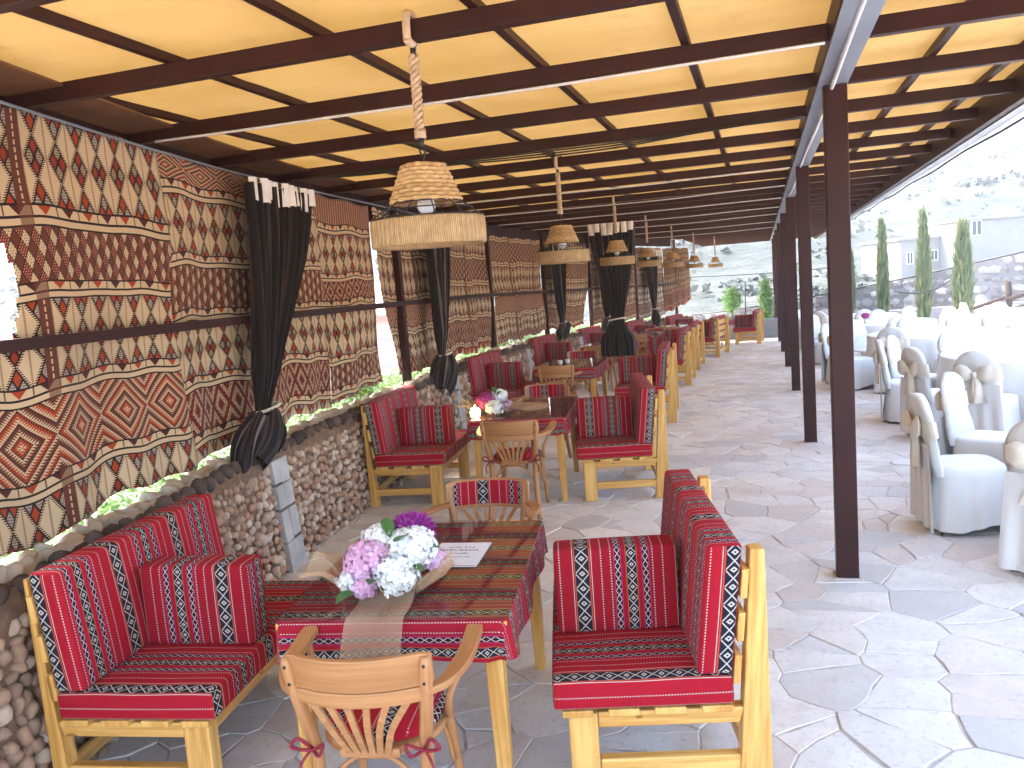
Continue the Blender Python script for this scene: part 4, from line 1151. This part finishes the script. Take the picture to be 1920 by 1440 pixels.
def leaf(parent, p, d, L, W):
    p, d = Vector(p), Vector(d).normalized(); sd_ = d.cross(Vector((0, 0, 1))).normalized(); b = MB()
    def lf(u, v):
        w = W*math.sin(math.pi*min(1, v*.95+.03))**.8; return p + d*L*v + sd_*(u-.5)*w + Vector((0, 0, .25*L*v*(1-v) + abs(u-.5)*w*.4))
    b.grid(lf, 4, 8); return b.build('leaf', 'leaf', parent, smooth=True)
def bouquet(loc, rz, blooms, label, sheets):
    r = tag(empty('bouquet', loc, rz), label, 'bouquet', 'hydrangea bouquets on the tables')
    for (x, y, z, rad, n, s, mat, sh) in blooms: floret_ball((x, y, z), rad, n, s, mat, 'bloom', r, shaggy=sh)
    for (p, d, L, W) in [((.02, -.02, .17), (.4, -.3, .3), .09, .05), ((.06, -.06, .10), (.7, -.5, .1), .10, .05), ((-.10, -.10, .04), (-.4, -.8, -.1), .09, .05), ((.0, .0, .19), (-.3, .6, .4), .09, .045), ((.09, 0, .14), (1, .1, .1), .08, .04), ((-.02, -.11, .08), (0, -1, .2), .08, .045)]: leaf(r, p, d, L, W)
    b = MB(); b.tube([(0, 0, .10), (.03, .10, .03), (.06, .24, .015)], .016, 8); b.build('stems', 'leaf', r, smooth=True)
    for fn, nu, nv in sheets:
        b = MB(); b.grid(fn, nu, nv); b.build('organza_wrap', 'organza', r, smooth=True)
    return r
ZT = TH + .018
def sh_hang(u, v):      # strip hanging over the near table edge
    t = v*.56; E_ = .262; x = -.02 + (u-.5)*(.20 + .05*v) + .02*math.sin(v*4)
    y = .0 - min(t, E_) - .02*smoothstep(E_, E_+.1, t); z = .05*(1-smoothstep(0, .15, t)) + .006 - max(0, t-E_)*.98
    return (x + .008*math.sin(u*14+v*4), y - .014*math.sin(u*8+v*3)*v - (.012 if t > E_ else 0), z + .006*math.sin(u*9))
def sh_left(u, v):
    a = math.pi*(.55 + .5*u); r = .10 + .19*v
    return (-.04 + r*math.cos(a)*1.15, -.02 + r*math.sin(a)*.75 + .02*math.sin(u*20), .02 + .09*v*(1+.3*math.sin(u*13)) + .02*math.sin(v*6+u*5))
def sh_right(u, v):
    a = math.pi*(-.25 + .45*u); r = .07 + .13*v
    return (.03 + r*math.cos(a)*1.1, -.03 + r*math.sin(a)*.9, .03 + .09*v + .02*math.sin(u*16))
bouquet((-1.405, 2.80, ZT), R(8), [
    (-.075, -.02, .115, .085, 120, .021, 'petal_pink', 0), (-.045, .06, .155, .075, 90, .021, 'petal_white', 0), (.065, .02, .145, .082, 120, .022, 'petal_white', 0),
    (.035, -.07, .085, .075, 100, .021, 'petal_white', 0), (.045, .11, .175, .062, 130, .024, 'petal_purple', 1), (-.125, -.055, .06, .05, 50, .02, 'petal_white', 0), (-.07, -.10, .05, .035, 30, .02, 'petal_pink', 0), (.125, .055, .09, .045, 50, .017, 'petal_pink', 0)],
    'large white, pink and purple hydrangea bouquet on the nearest table', [(sh_hang, 24, 26), (sh_left, 30, 12), (sh_right, 20, 10)])
for ch in bpy.data.objects['bouquet'].children:
    if ch.name.split('.')[0] in ('bloom', 'leaf', 'stems'): ch.scale = (1.14, 1.14, 1.14)
def sh_b2(u, v):
    return (.05 + .42*v, .06 + (u-.5)*(.14+.20*math.sin(math.pi*min(1, v*1.1))), .04 + .05*math.sin(math.pi*u)*(1-v*.5) + .012*math.sin(u*14+v*6))
bouquet((-2.33, 6.98, ZT), R(4), [(-.09, 0, .12, .09, 110, .024, 'petal_magenta', 0), (.02, .06, .15, .075, 90, .022, 'petal_white', 0), (.0, -.07, .07, .08, 90, .022, 'petal_white', 0), (.10, -.01, .08, .055, 60, .02, 'petal_pink', 0)],
    'magenta and white hydrangea bouquet on the second table', [(sh_b2, 16, 24), (sh_right, 16, 8), (sh_left, 20, 10)])
# candle glowing on the second table
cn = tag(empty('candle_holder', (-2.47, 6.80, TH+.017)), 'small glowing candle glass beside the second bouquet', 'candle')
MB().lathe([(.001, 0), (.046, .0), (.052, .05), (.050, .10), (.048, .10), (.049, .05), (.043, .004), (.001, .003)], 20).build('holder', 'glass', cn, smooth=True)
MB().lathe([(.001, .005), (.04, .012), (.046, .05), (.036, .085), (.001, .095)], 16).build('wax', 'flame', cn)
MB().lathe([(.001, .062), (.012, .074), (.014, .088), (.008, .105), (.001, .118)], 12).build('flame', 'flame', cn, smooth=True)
# menu card on the nearest table
cardz = TH + .019
mc = tag(empty('menu_card', (-1.30, 3.23, cardz), R(6)), 'white printed menu card lying beside the nearest bouquet', 'card')
MB().box(-.125, .11, -.15, .165, 0, .0015).build('sheet', 'paper', mc)
MB().box(-.11, .10, -.142, -.136, .0016, .0024).build('gold_line', 'gold', mc)
rr = random.Random(3)
for (y, x0, x1, h) in ((.095, -.07, .05, .010), (.055, -.085, .07, .017), (.015, -.045, .035, .009), (-.03, -.06, .05, .007)):
    b = MB(); x = x0
    while x < x1:
        w = rr.uniform(.004, .011); hh = h*rr.uniform(.5, 1.2)
        b.box(x, x+w*.55, y, y+hh, .0016, .0024)
        if rr.random() < .6: b.box(x+w*.55, x+w, y + hh*.1, y + hh*.1+.003, .0016, .0024)
        x += w + rr.uniform(.001, .005)
    b.build('print_line', 'ink', mc)
# white cups and papers on the third table
for k, (x, y) in enumerate(((-2.70, 11.0), (-2.62, 11.1))):
    o = MB().lathe([(.001, 0), (.026, 0), (.036, .06), (.033, .06), (.024, .008), (.001, .008)], 18).build('cup', 'white', None, smooth=True); o.location = (x, y, TH+.017)
    tag(o, 'white cup on the third table, %s one' % ['left', 'right'][k], 'cup', 'white cups on the third table')

# ================================================================== LAMPS
def make_lamp():
    r = empty('pendant_lamp')
    nS = 220
    b = MB(); prof = [(.212, -.046), (.226, -.052), (.232, -.046), (.233, 0), (.232, .050), (.226, .056), (.212, .050), (.210, 0), (.212, -.046)]
    b.lathe(prof, nS, mod=lambda a, z, j: 1 + .006*math.cos(a*nS/2)*(j not in (0, 6, 7, 8)) + .004*math.sin(a*31)); b.build('twine_ring', 'ring', r, smooth=True)
    b = MB()
    for k in range(9):      # woven rows
        t = k/8; rad = .135 - .052*t; z = .128 + .135*t
        b.tube([(rad*(1+.06*math.cos(a*13 + math.pi*(k % 2)))*math.cos(a), rad*(1+.06*math.cos(a*13+math.pi*(k % 2)))*math.sin(a), z + .002*math.sin(a*3)) for a in np.linspace(0, 2*math.pi, 79)[:-1]], .0098, 6, True)
    b.build('wicker_shade', 'wicker', r, smooth=True)
    b = MB(); b.lathe([(.082, .272), (.05, .276), (.018, .277)], 20); b.build('shade_cap', 'wicker', r, smooth=True)
    b = MB()
    for z, rad in ((.058, .228), (.092, .185), (.120, .140)): b.tube([(rad*math.cos(a), rad*math.sin(a), z) for a in np.linspace(0, 2*math.pi, 41)[:-1]], .0028, 5, True)
    for k in range(12):
        a = k*math.pi/6; b.tube([(.228*math.cos(a), .228*math.sin(a), .058), (.134*math.cos(a), .134*math.sin(a), .13), (.08*math.cos(a), .08*math.sin(a), .27)], .0026, 5)
    b.build('wire_frame', 'black_metal', r, smooth=True)
    MB().lathe([(.001, .075), (.018, .078), (.034, .092), (.038, .112), (.033, .134), (.020, .152), (.016, .175), (.016, .2)], 20).build('bulb', 'bulb', r, smooth=True)
    b = MB(); b.tube(bez([(0, 0, .272), (.006, 0, .30), (.014, 0, .325), (.004, 0, .35), (-.008, 0, .33), (0, 0, .31)], 6), .004, 6); b.tube([(0, 0, .335), (0, 0, .385)], .013, 10)
    b.tube([(-.001, 0, .70), (0, 0, .745)], .012, 10); b.tube([(.014*math.cos(a), 0, .752+.016*math.sin(a)) for a in np.linspace(0, 6.28, 15)[:-1]], .004, 6, True)
    b.build('hook', 'black_metal', r, smooth=True)
    b = MB(); z0, z1 = .38, .71
    for k in range(3):
        b.tube([(.0125*math.cos(t*2*math.pi*4.5 + k*2.094), .0125*math.sin(t*2*math.pi*4.5 + k*2.094), z0+(z1-z0)*t) for t in np.linspace(0, 1, 100)], .0098, 7)
    b.tube([(0, 0, z0-.006), (0, 0, z0+.03)], .024, 12)
    b.build('rope', 'rope', r, smooth=True)
    b = MB()     # sling round the rafter
    sl_ = [(0, -.052, .76), (0, -.050, .80), (0, -.042, .852), (0, -.005, .862), (0, .042, .852), (0, .05, .80), (0, .02, .757), (0, -.03, .752)]
    b.tube(bez(sl_+[sl_[0]], 5), .017, 8); b.build('rope_sling', 'rope', r, smooth=True)
    return r
LMP = make_lamp()
LAMPS = [(-1.29, 3.17, 2.13), (-1.67, 7.17, 2.10), (-1.86, 11.17, 2.10), (-1.97, 15.17, 2.08), (-1.93, 19.17, 2.06), (-1.76, 23.17, 2.02), (-1.42, 27.17, 2.0)]
for i, (x, y, z) in enumerate(LAMPS):
    o = place(LMP, 'l', (x, y, z), R(37*i)); tag(o, '%s jute and wicker pendant lamp hanging from the rafters' % ORD[i], 'lamp', 'jute pendant lamps')
    o.rotation_euler = (0, 0, 0)
    dz = (BEAM_Z + .04 - .80) - z
    for ch in o.children:
        n = ch.name.split('.')[0]
        if n == 'rope_sling': ch.location.z = dz
        if n == 'rope':
            z0, z1 = .38, .71; s = (z1+dz-z0)/(z1-z0); ch.scale.z = s; ch.location.z = z0*(1-s)
        if n == 'hook' and abs(dz) > .005: ch.scale.z = (.74+dz-.27)/(.74-.27); ch.location.z = .27*(1-ch.scale.z)

# ================================================================== WHITE BANQUET AREA
def make_wchair():
    r = empty('banquet_chair')
    def rr_(a, hx, hy, p=4):
        c, s = math.cos(a), math.sin(a); k = (abs(c/hx)**p + abs(s/hy)**p)**(-1/p); return k*c, k*s
    b = MB(); n = 72; vs_, fs = [], []; rng = random.Random(4)
    lev = [(.0, 0), (.10, 0), (.2, 0), (.3, 0), (.40, 0), (.445, 0), (.462, .012), (.47, .035)]
    Z = [.03, .10, .2, .3, .40, .445, .462, .468]
    for j, z in enumerate(Z):
        f = 1 - z/.45 if z < .45 else 0
        for k in range(n):
            a = 2*math.pi*k/n; x, y = rr_(a, .215 + .045*f - lev[j][1], .225 + .045*f - lev[j][1])
            w = 1 + f*(.035*math.sin(a*9+.4) + .03*math.sin(a*15+1) + .03*math.sin(a*4+2))
            vs_.append((x*w, y*w, z + (.05*f*max(0, math.sin(a*2.0+.6)) if j == 0 else 0)))
    for j in range(len(Z)-1):
        for k in range(n): k2 = (k+1) % n; fs.append((j*n+k, j*n+k2, (j+1)*n+k2, (j+1)*n+k))
    fs.append(tuple((len(Z)-1)*n+k for k in range(n)))
    b.add(vs_, fs); b.build('cover_skirt', 'white', r, smooth=True)
    # back: rounded slab leaning back
    b = MB(); vs_, fs = [], []; n = 40; rows = 22
    def backring(z, grow=0.0):
        t = (z-.40)/.55; hw = .215 + grow
        if t > .55: hw = (.215+grow)*math.sqrt(max(.0, 1-((t-.55)/.45)**2.6))
        th = .034 + grow + .004*math.sin(t*9)
        yc = -.205 - .10*t
        out = []
        for k in range(n):
            a = 2*math.pi*k/n; x, y = rr_(a, max(hw, .004), th, 3); out.append((x, yc+y + .006*math.sin(x*25+z*13), z))
        return out
    for j in range(rows+1): vs_ += backring(.40 + .55*(1-(1-j/rows)**1.6))
    for j in range(rows):
        for k in range(n): k2 = (k+1) % n; fs.append((j*n+k, j*n+k2, (j+1)*n+k2, (j+1)*n+k))
    fs.append(tuple(rows*n+k for k in range(n)))
    b.add(vs_, fs); b.build('cover_back', 'white', r, smooth=True)
    # rear drape of the cover, down to the floor
    b = MB()
    def rd(u, v):
        z = .62 - .59*v; x = (u-.5)*(.41 + .10*v); return (x, -.245 - .10*((.62-.40)/.55)*(1-v) - .03*v - .012*math.sin(u*22)*v - .005, z)
    b.grid(rd, 26, 12); b.build('cover_drape', 'white', r, smooth=True)
    # sash and bow
    b = MB(); vs_, fs = [], []; zs = [.66, .70, .74, .78]
    for z in zs: vs_ += backring(z + .006*math.sin(z*60), .010)
    for j in range(3):
        for k in range(n): k2 = (k+1) % n; fs.append((j*n+k, j*n+k2, (j+1)*n+k2, (j+1)*n+k))
    b.add(vs_, fs); b.build('sash', 'ivory', r, smooth=True)
    for s in (-1, 1):
        b = MB()
        def bow(u, v, s=s):
            a = 2*math.pi*u; w = .055 + .075*math.sin(math.pi*min(1, v*1.05))**.7; L = .16
            return (s*(.012 + L*v), -.325 - .030*math.sin(a)*math.sin(math.pi*v) - .02*v, .715 + (math.cos(a))*w*.75*(.3+.7*v**.6) + .03*v + .006*math.sin(a*5+v*4))
        b.grid(bow, 20, 10); b.build('bow_loop', 'ivory', r, smooth=True)
        b = MB()
        def tail(u, v, s=s): return (s*(.01 + .05*v + (u-.5)*(.03+.08*v)), -.325 - .02*math.sin(v*2+u*4), .70 - .26*v)
        b.grid(tail, 6, 8); b.build('bow_tail', 'ivory', r, smooth=True)
    MB().lathe([(.001, -.03), (.022, -.022), (.027, 0), (.022, .022), (.001, .03)], 12, (0, -.338, .715)).build('bow_knot', 'ivory', r, smooth=True)
    for sx_ in (-1, 1):
        for sy in (-1, 1): MB().tube([(sx_*.17, sy*.17, .40), (sx_*.20, sy*.215, 0)], .011, 8).build('leg', 'gold', r, smooth=True)
    return r
WC0 = make_wchair()
def make_rtable():
    r = empty('round_table'); MB().lathe([(.001, .725), (.9, .725), (.905, .74), (.9, .75), (.001, .75)], 48).build('tabletop', 'plaster', r)
    MB().lathe([(.28, 0), (.26, .03), (.05, .06), (.045, .72), (.2, .724)], 20).build('pedestal', 'black_metal', r, smooth=True); return r
def make_rcloth():
    n = 144; Z = [(.0, .757), (.5, .757), (.9, .757), (.916, .752), (.922, .735), (.925, .65), (.935, .45), (.95, .2), (.955, .04)]
    def md_(a, z, j): f = max(0, (.74-z)/.7); return 1 + f*(.035*math.cos(a*18+.7*math.sin(a*3)) + .018*math.cos(a*29))
    b = MB(); Z[0] = (.001, .757); b.lathe(Z, n, mod=md_); return b.build('round_tablecloth', 'white', None, smooth=True)
RT0, RC0 = make_rtable(), make_rcloth()
WT_ = [  # centre, tablename, chairs (angle deg from +X seen from the table centre, extra radius)
    ((2.62, 6.25), 'at the right edge of the picture, nearest', [(181, .42), (222, .40), (140, .36), (100, .3)]),
    ((2.78, 10.15), 'second from the front in the left row', [(213, .36), (238, .40), (172, .32), (268, .40), (150, .3), (110, .3), (60, .3)]),
    ((2.42, 13.75), 'third from the front', [(205, .35), (240, .35), (272, .33), (165, .35), (130, .35), (60, .3), (20, .3), (95, .3)]),
    ((2.3, 17.9), 'fourth from the front', [(195, .3), (230, .3), (270, .3), (310, .3), (150, .3), (90, .3), (30, .3)]),
    ((5.6, 12.6), 'in the right row, nearest', [(180, .3), (215, .3), (250, .3), (290, .3), (140, .3), (90, .3)]),
    ((5.3, 17.0), 'in the right row, behind the others', [(180, .3), (215, .3), (250, .3), (290, .3), (140, .3), (90, .3), (40, .3)]),
    ((2.2, 22.0), 'farthest of the left row', [(195, .3), (230, .3), (270, .3), (310, .3), (150, .3)]),
    ((5.8, 21.2), 'farthest of the right row', [(190, .3), (230, .3), (270, .3), (310, .3), (120, .3), (60, .3)]),
]
POSW = {181: 'on its aisle side', 222: 'at its near left', 140: 'at its far left'}
ti = ['rightmost near', 'second', 'third', 'fourth', 'right row near', 'right row middle', 'farthest left', 'farthest right']
seen_ = {}
for k, ((cx, cy), nm, chs) in enumerate(WT_):
    z = gz(cy)
    tag(place(RT0, 'rt', (cx, cy, z), 0), 'round banquet table under white cloth, %s' % nm, 'table', 'round banquet tables')
    tag(place(RC0, 'rc', (cx, cy, z), R(31*k)), 'white cloth on the round table %s' % nm, 'tablecloth', 'white round tablecloths')
    for j, (a, ex) in enumerate(chs):
        x, y = cx + (.92+ex)*math.cos(R(a)), cy + (.92+ex)*math.sin(R(a))
        o = place(WC0, 'wc', (x, y, gz(y)), R(a+90 + random.uniform(-9, 9)))
        d = {0: 'right', 1: 'far right', 2: 'far', 3: 'far left', 4: 'left', 5: 'near left', 6: 'near', 7: 'near right'}[int(((a+22.5) % 360)//45)]
        c_n = seen_.get((k, d), 0); seen_[(k, d)] = c_n + 1
        d += ['', ', the right one', ', the rightmost'][c_n]
        tag(o, 'white covered chair, %s round table, its %s' % (ti[k], d.split(',')[0] + ' side' + (',' + d.split(',')[1] if ',' in d else '')), 'chair', 'white covered banquet chairs')
# small red flower on a far table
fl = tag(empty('flower_vase', (1.9, 17.6, gz(17.6)+.757)), 'small red flower vase on the fourth white table', 'vase')
MB().lathe([(.001, 0), (.03, 0), (.035, .06), (.02, .1), (.001, .1)], 14).build('vase', 'white', fl, smooth=True)
floret_ball((0, 0, .15), .07, 50, .025, 'petal_magenta', 'bloom', fl)

# ================================================================== BACKGROUND
def cypress(x, y, z, h, r, label, tipy=.3):
    t = tag(empty('cypress', (x, y, z)), label, 'tree', 'young cypresses by the retaining wall')
    MB().tube([(0, 0, 0), (.01, 0, h*.5), (0, 0, h*.9)], [.05, .03, .008], 8).build('trunk', 'dark_wood', t, smooth=True)
    b = MB(); tops = [(random.uniform(-.25, .25)*r, random.uniform(-.25, .25)*r, random.uniform(.8, 1.0)) for _ in range(5)]
    for i in range(4200):
        q = random.random()**.85; tx, ty, tz = tops[i % 5]; hh = q*tz
        R0 = r*(math.sin(math.pi*min(1, .12+.88*hh)**.75))**.8*(1.15-.35*hh)
        a = random.uniform(0, 6.283); rad = R0*math.sqrt(random.random())*random.uniform(.8, 1.12)
        p = Vector((tx*hh + rad*math.cos(a), ty*hh + rad*math.sin(a), .05*h + hh*h*.95)); L = random.uniform(.14, .34); wv_ = random.uniform(.009, .02)
        d = Vector((math.cos(a)*.22 + random.gauss(0, .09), math.sin(a)*.22 + random.gauss(0, .09), 1)).normalized(); sd_ = Vector((-math.sin(a), math.cos(a), 0)); sd_.rotate(Matrix.Rotation(random.gauss(0, .8), 3, 'Z'))
        b.add([p - sd_*wv_, p + d*L*.5 - sd_*wv_*.8, p + d*L, p + d*L*.5 + sd_*wv_*.8, p + sd_*wv_], [(0, 1, 2, 3, 4)])
    b.build('crown', 'cypress', t); return t
def at(px, py, d):     # world point seen at a pixel at depth d (layout helper only)
    return Vector((0, 0, CAM_H)) + (FWD + XI*(px-960)/F_PX + YI*(py-720)/F_PX)*d
for k, (px, pyt, pyb, wpx, d) in enumerate(((1597, 478, 578, 15, 25.5), (1657, 408, 588, 24, 24.5), (1733, 396, 592, 34, 23.5), (1806, 400, 592, 46, 22.5), (1508, 520, 575, 12, 27))):
    p = at(px, pyb+10, d); q = at(px, pyt, d)
    cypress(p.x, p.y, p.z-.2, q.z-p.z+.2, wpx*.5*d/F_PX*.70, ['thin low cypress beside the nearest post', 'slender cypress with a dry yellow top', 'tall cypress with a brown streaked crown', 'widest bushy cypress, rightmost of the row', 'small cypress behind the far posts'][k])
# retaining wall of pale rubble, from behind the far posts to the right edge
A, Bq = at(1300, 600, 34), at(2150, 545, 24)
rw = tag(empty('retaining_wall', (A.x, A.y, -.5)), 'pale rubble retaining wall behind the banquet tables', 'wall')
dv = Vector((Bq.x-A.x, Bq.y-A.y, 0)); LW = dv.length; du = dv.normalized(); nv = Vector((du.y, -du.x, 0))
pA, pB = at(1300, 592, 34).z, at(2150, 420, 24).z
def rtop(s): return pA + (pB-pA)*(s/LW)**1.35 if s > 0 else pA
b = MB(); ss = np.linspace(0, LW, 30)
for s0, s1 in zip(ss[:-1], ss[1:]):
    a0, a1 = du*s0, du*s1
    def c_(a, o, z): return (a.x + nv.x*o, a.y + nv.y*o, z+.5)
    b.hexa([c_(a0, 0, -1), c_(a0, -.6, -1), c_(a1, -.6, -1), c_(a1, 0, -1), c_(a0, 0, rtop(s0)), c_(a0, -.6, rtop(s0)), c_(a1, -.6, rtop(s1)), c_(a1, 0, rtop(s1))])
b.build('wall_core', 'mortar', rw).data.materials[0] = MAT['retain']
RM = [rock_mesh('wall_stone', 'retain', seed=200+i) for i in range(8)]; lst = []
s = .1
while s < LW:
    z = -.6
    while z < rtop(s)-.05:
        p = du*(s+random.uniform(-.1, .1)); lst.append((Vector((p.x, p.y, z+.5)) , random.uniform(.13, .26)))
        z += .30
    s += .34
restb = MB(); nn_ = 0
for p, rr0 in lst:
    wpos = p + rw.location; pr = project(wpos)
    Mx = (Matrix.Rotation(math.atan2(nv.y, nv.x), 3, 'Z') @ Matrix.Diagonal((.09, rr0, rr0*.75))).to_4x4(); Mx.translation = p; i = random.randrange(8)
    if pr and 1580 < pr[0] < 1920 and nn_ < 290 and z > -9:
        nn_ += 1; o = bpy.data.objects.new('wall_stone', RM[i]); COL.objects.link(o); o.parent = rw; o.matrix_basis = Mx
    else: restb.add([Mx @ v.co for v in RM[i].vertices], [tuple(q.vertices) for q in RM[i].polygons])
tag(restb.build('wall_stone_rest', 'retain', rw), None, None, None, 'stuff')
# hose along its top
b = MB(); b.tube([A + du*s + nv*.06 + Vector((0, 0, rtop(s) - A.z + .05)) for s in np.linspace(0, LW, 40)], .03, 6)
tag(b.build('hose', 'black_metal', smooth=True), 'dark irrigation hose along the retaining wall top', 'hose')
b = MB(); b.tube(bez([at(1676, 546, 23.2), at(1712, 550, 23.2), at(1755, 542, 23.0), at(1790, 520, 23.0)], 8), .022, 6)
tag(b.build('hose', 'black_metal', smooth=True), 'dark hose drooping between the cypresses', 'hose')
# log fence at the right
fe = tag(empty('log_fence', tuple(at(1892, 600, 19))), 'dark log fence at the right edge above the banquet tables', 'fence'); FI = Matrix.Translation(-fe.location)
for nm, p, q, r_ in (('fence_post', at(1890, 600, 19), at(1890, 528, 19), .075), ('fence_post', at(2080, 590, 17.5), at(2080, 480, 17.5), .075), ('rail', at(1826, 578, 20), at(1890, 556, 19), .045), ('rail', at(1886, 562, 19), at(2085, 505, 17.5), .05), ('rail', at(1886, 580, 19), at(2085, 545, 17.5), .04)):
    b = MB(); b.tube([p, p.lerp(q, .5) + Vector((.02, 0, .01)), q], r_, 8); o = b.build(nm, 'dark_wood', fe, smooth=True); o.matrix_parent_inverse = FI
# pale houses on the slope
def house(px0, px1, pyt, pyb, d, depth, label, wins, face=0):
    a, c = at(px0, pyb, d), at(px1, pyb, d); t = at((px0+px1)/2, pyt, d).z; base = min(a.z, c.z)-1.0
    w = (c-a).length; r = tag(empty('house', (a.x, a.y, base), math.atan2(c.y-a.y, c.x-a.x) + face), label, 'house', 'pale houses on the slope')
    H = t-base
    MB().box(0, w, 0, depth, 0, H).build('wall', 'plaster', r)
    MB().box(-.12, w+.12, -.12, depth+.12, H+.002, H+.14).build('roof', 'plaster', r, bevel=.02)
    for (wx0, wx1, wy0, wy1) in wins:
        x0, x1 = (wx0-px0)/(px1-px0)*w, (wx1-px0)/(px1-px0)*w; zt, zb = at(wx0, wy0, d).z-base, at(wx0, wy1, d).z-base
        o = MB().box(x0-.06, x1+.06, -.05, .02, zb-.06, zt+.06).build('window', 'white', r)
        MB().box(x0, x1, -.054, -.051, zb, zt).build('pane', 'dark_glass', o)
        MB().box((x0+x1)/2-.025, (x0+x1)/2+.025, -.062, -.055, zb, zt).build('bar', 'white', o)
    return r
house(1690, 1800, 448, 545, 44, 5, 'lower pale house with two small windows behind the cypresses', [(1702, 1711, 474, 494), (1746, 1757, 470, 487)])
house(1802, 2010, 408, 540, 42, 6, 'taller pale house with one square window at the right', [(1823, 1839, 416, 441)])
# potted shrub at the far end, tall shrub by the posts, parapet
def shrub(x, y, z, rx, rz, n, mat, label, size=.09):
    r = tag(empty('shrub', (x, y, z)), label, 'shrub')
    def f(i):
        v = Vector((random.gauss(0, 1), random.gauss(0, 1), random.gauss(0, 1))).normalized()*random.uniform(.35, 1.05)
        return Vector((v.x*rx, v.y*rx, rz + v.z*rz)), v
    leafmass(n, f, size, mat, 'crown', r); MB().tube([(0, 0, -.3), (0, 0, rz)], [.03, .015], 6).build('stem', 'dark_wood', r); return r
p = at(1373, 590, 29); shrub(p.x, p.y, p.z, .36, .50, 800, 'hedge', 'yellow green shrub at the far end of the terrace', .13)
p = at(1438, 625, 28); shrub(p.x, p.y, p.z, .28, 1.0, 1300, 'hedge', 'tall green shrub beside the far posts', .12)
b = MB(); P0, P1 = Vector((-2.4, 27.2, 0)), Vector((8.2, 29.2, 0)); b.bar(P0 + Vector((0, 0, -.25)), P1 + Vector((0, 0, -.25)), .3, .9)
tag(b.build('parapet', 'retain', bevel=.03), 'low pale parapet closing the far end of the terrace', 'wall')
# overhead wire and slim pole far behind
b = MB(); a_, c_2 = at(1200, 522, 40), at(1560, 502, 40); b.tube([a_.lerp(c_2, t) - Vector((0, 0, .1*math.sin(math.pi*t))) for t in np.linspace(0, 1, 12)], .02, 5)
tag(b.build('overhead_wire', 'black_metal', smooth=True), 'dark overhead wire crossing in front of the hill', 'wire')
b = MB(); b.tube([at(1398, 592, 30), at(1397, 528, 30)], .02, 6)
tag(b.build('pole', 'black_metal', smooth=True), 'slim pole at the far end of the terrace', 'pole')
# ================================================================== HAZE
HZ = True
if HZ:
    hb = MB(); hb.box(-405, 405, -205, 405, -2.2, 48)
    o = hb.build('haze', 'earth'); mt = bpy.data.materials.new('haze'); mt.use_nodes = True; nt = mt.node_tree; nt.nodes.clear()
    pv = nt.nodes.new('ShaderNodeVolumePrincipled'); pv.inputs['Density'].default_value = .0014; pv.inputs['Color'].default_value = (.9, .95, 1, 1); pv.inputs['Anisotropy'].default_value = .3
    ou = nt.nodes.new('ShaderNodeOutputMaterial'); nt.links.new(pv.outputs[0], ou.inputs['Volume']); o.data.materials[0] = mt
    tag(o, 'pale sunlit haze in the air over the valley', 'haze', None, 'stuff')
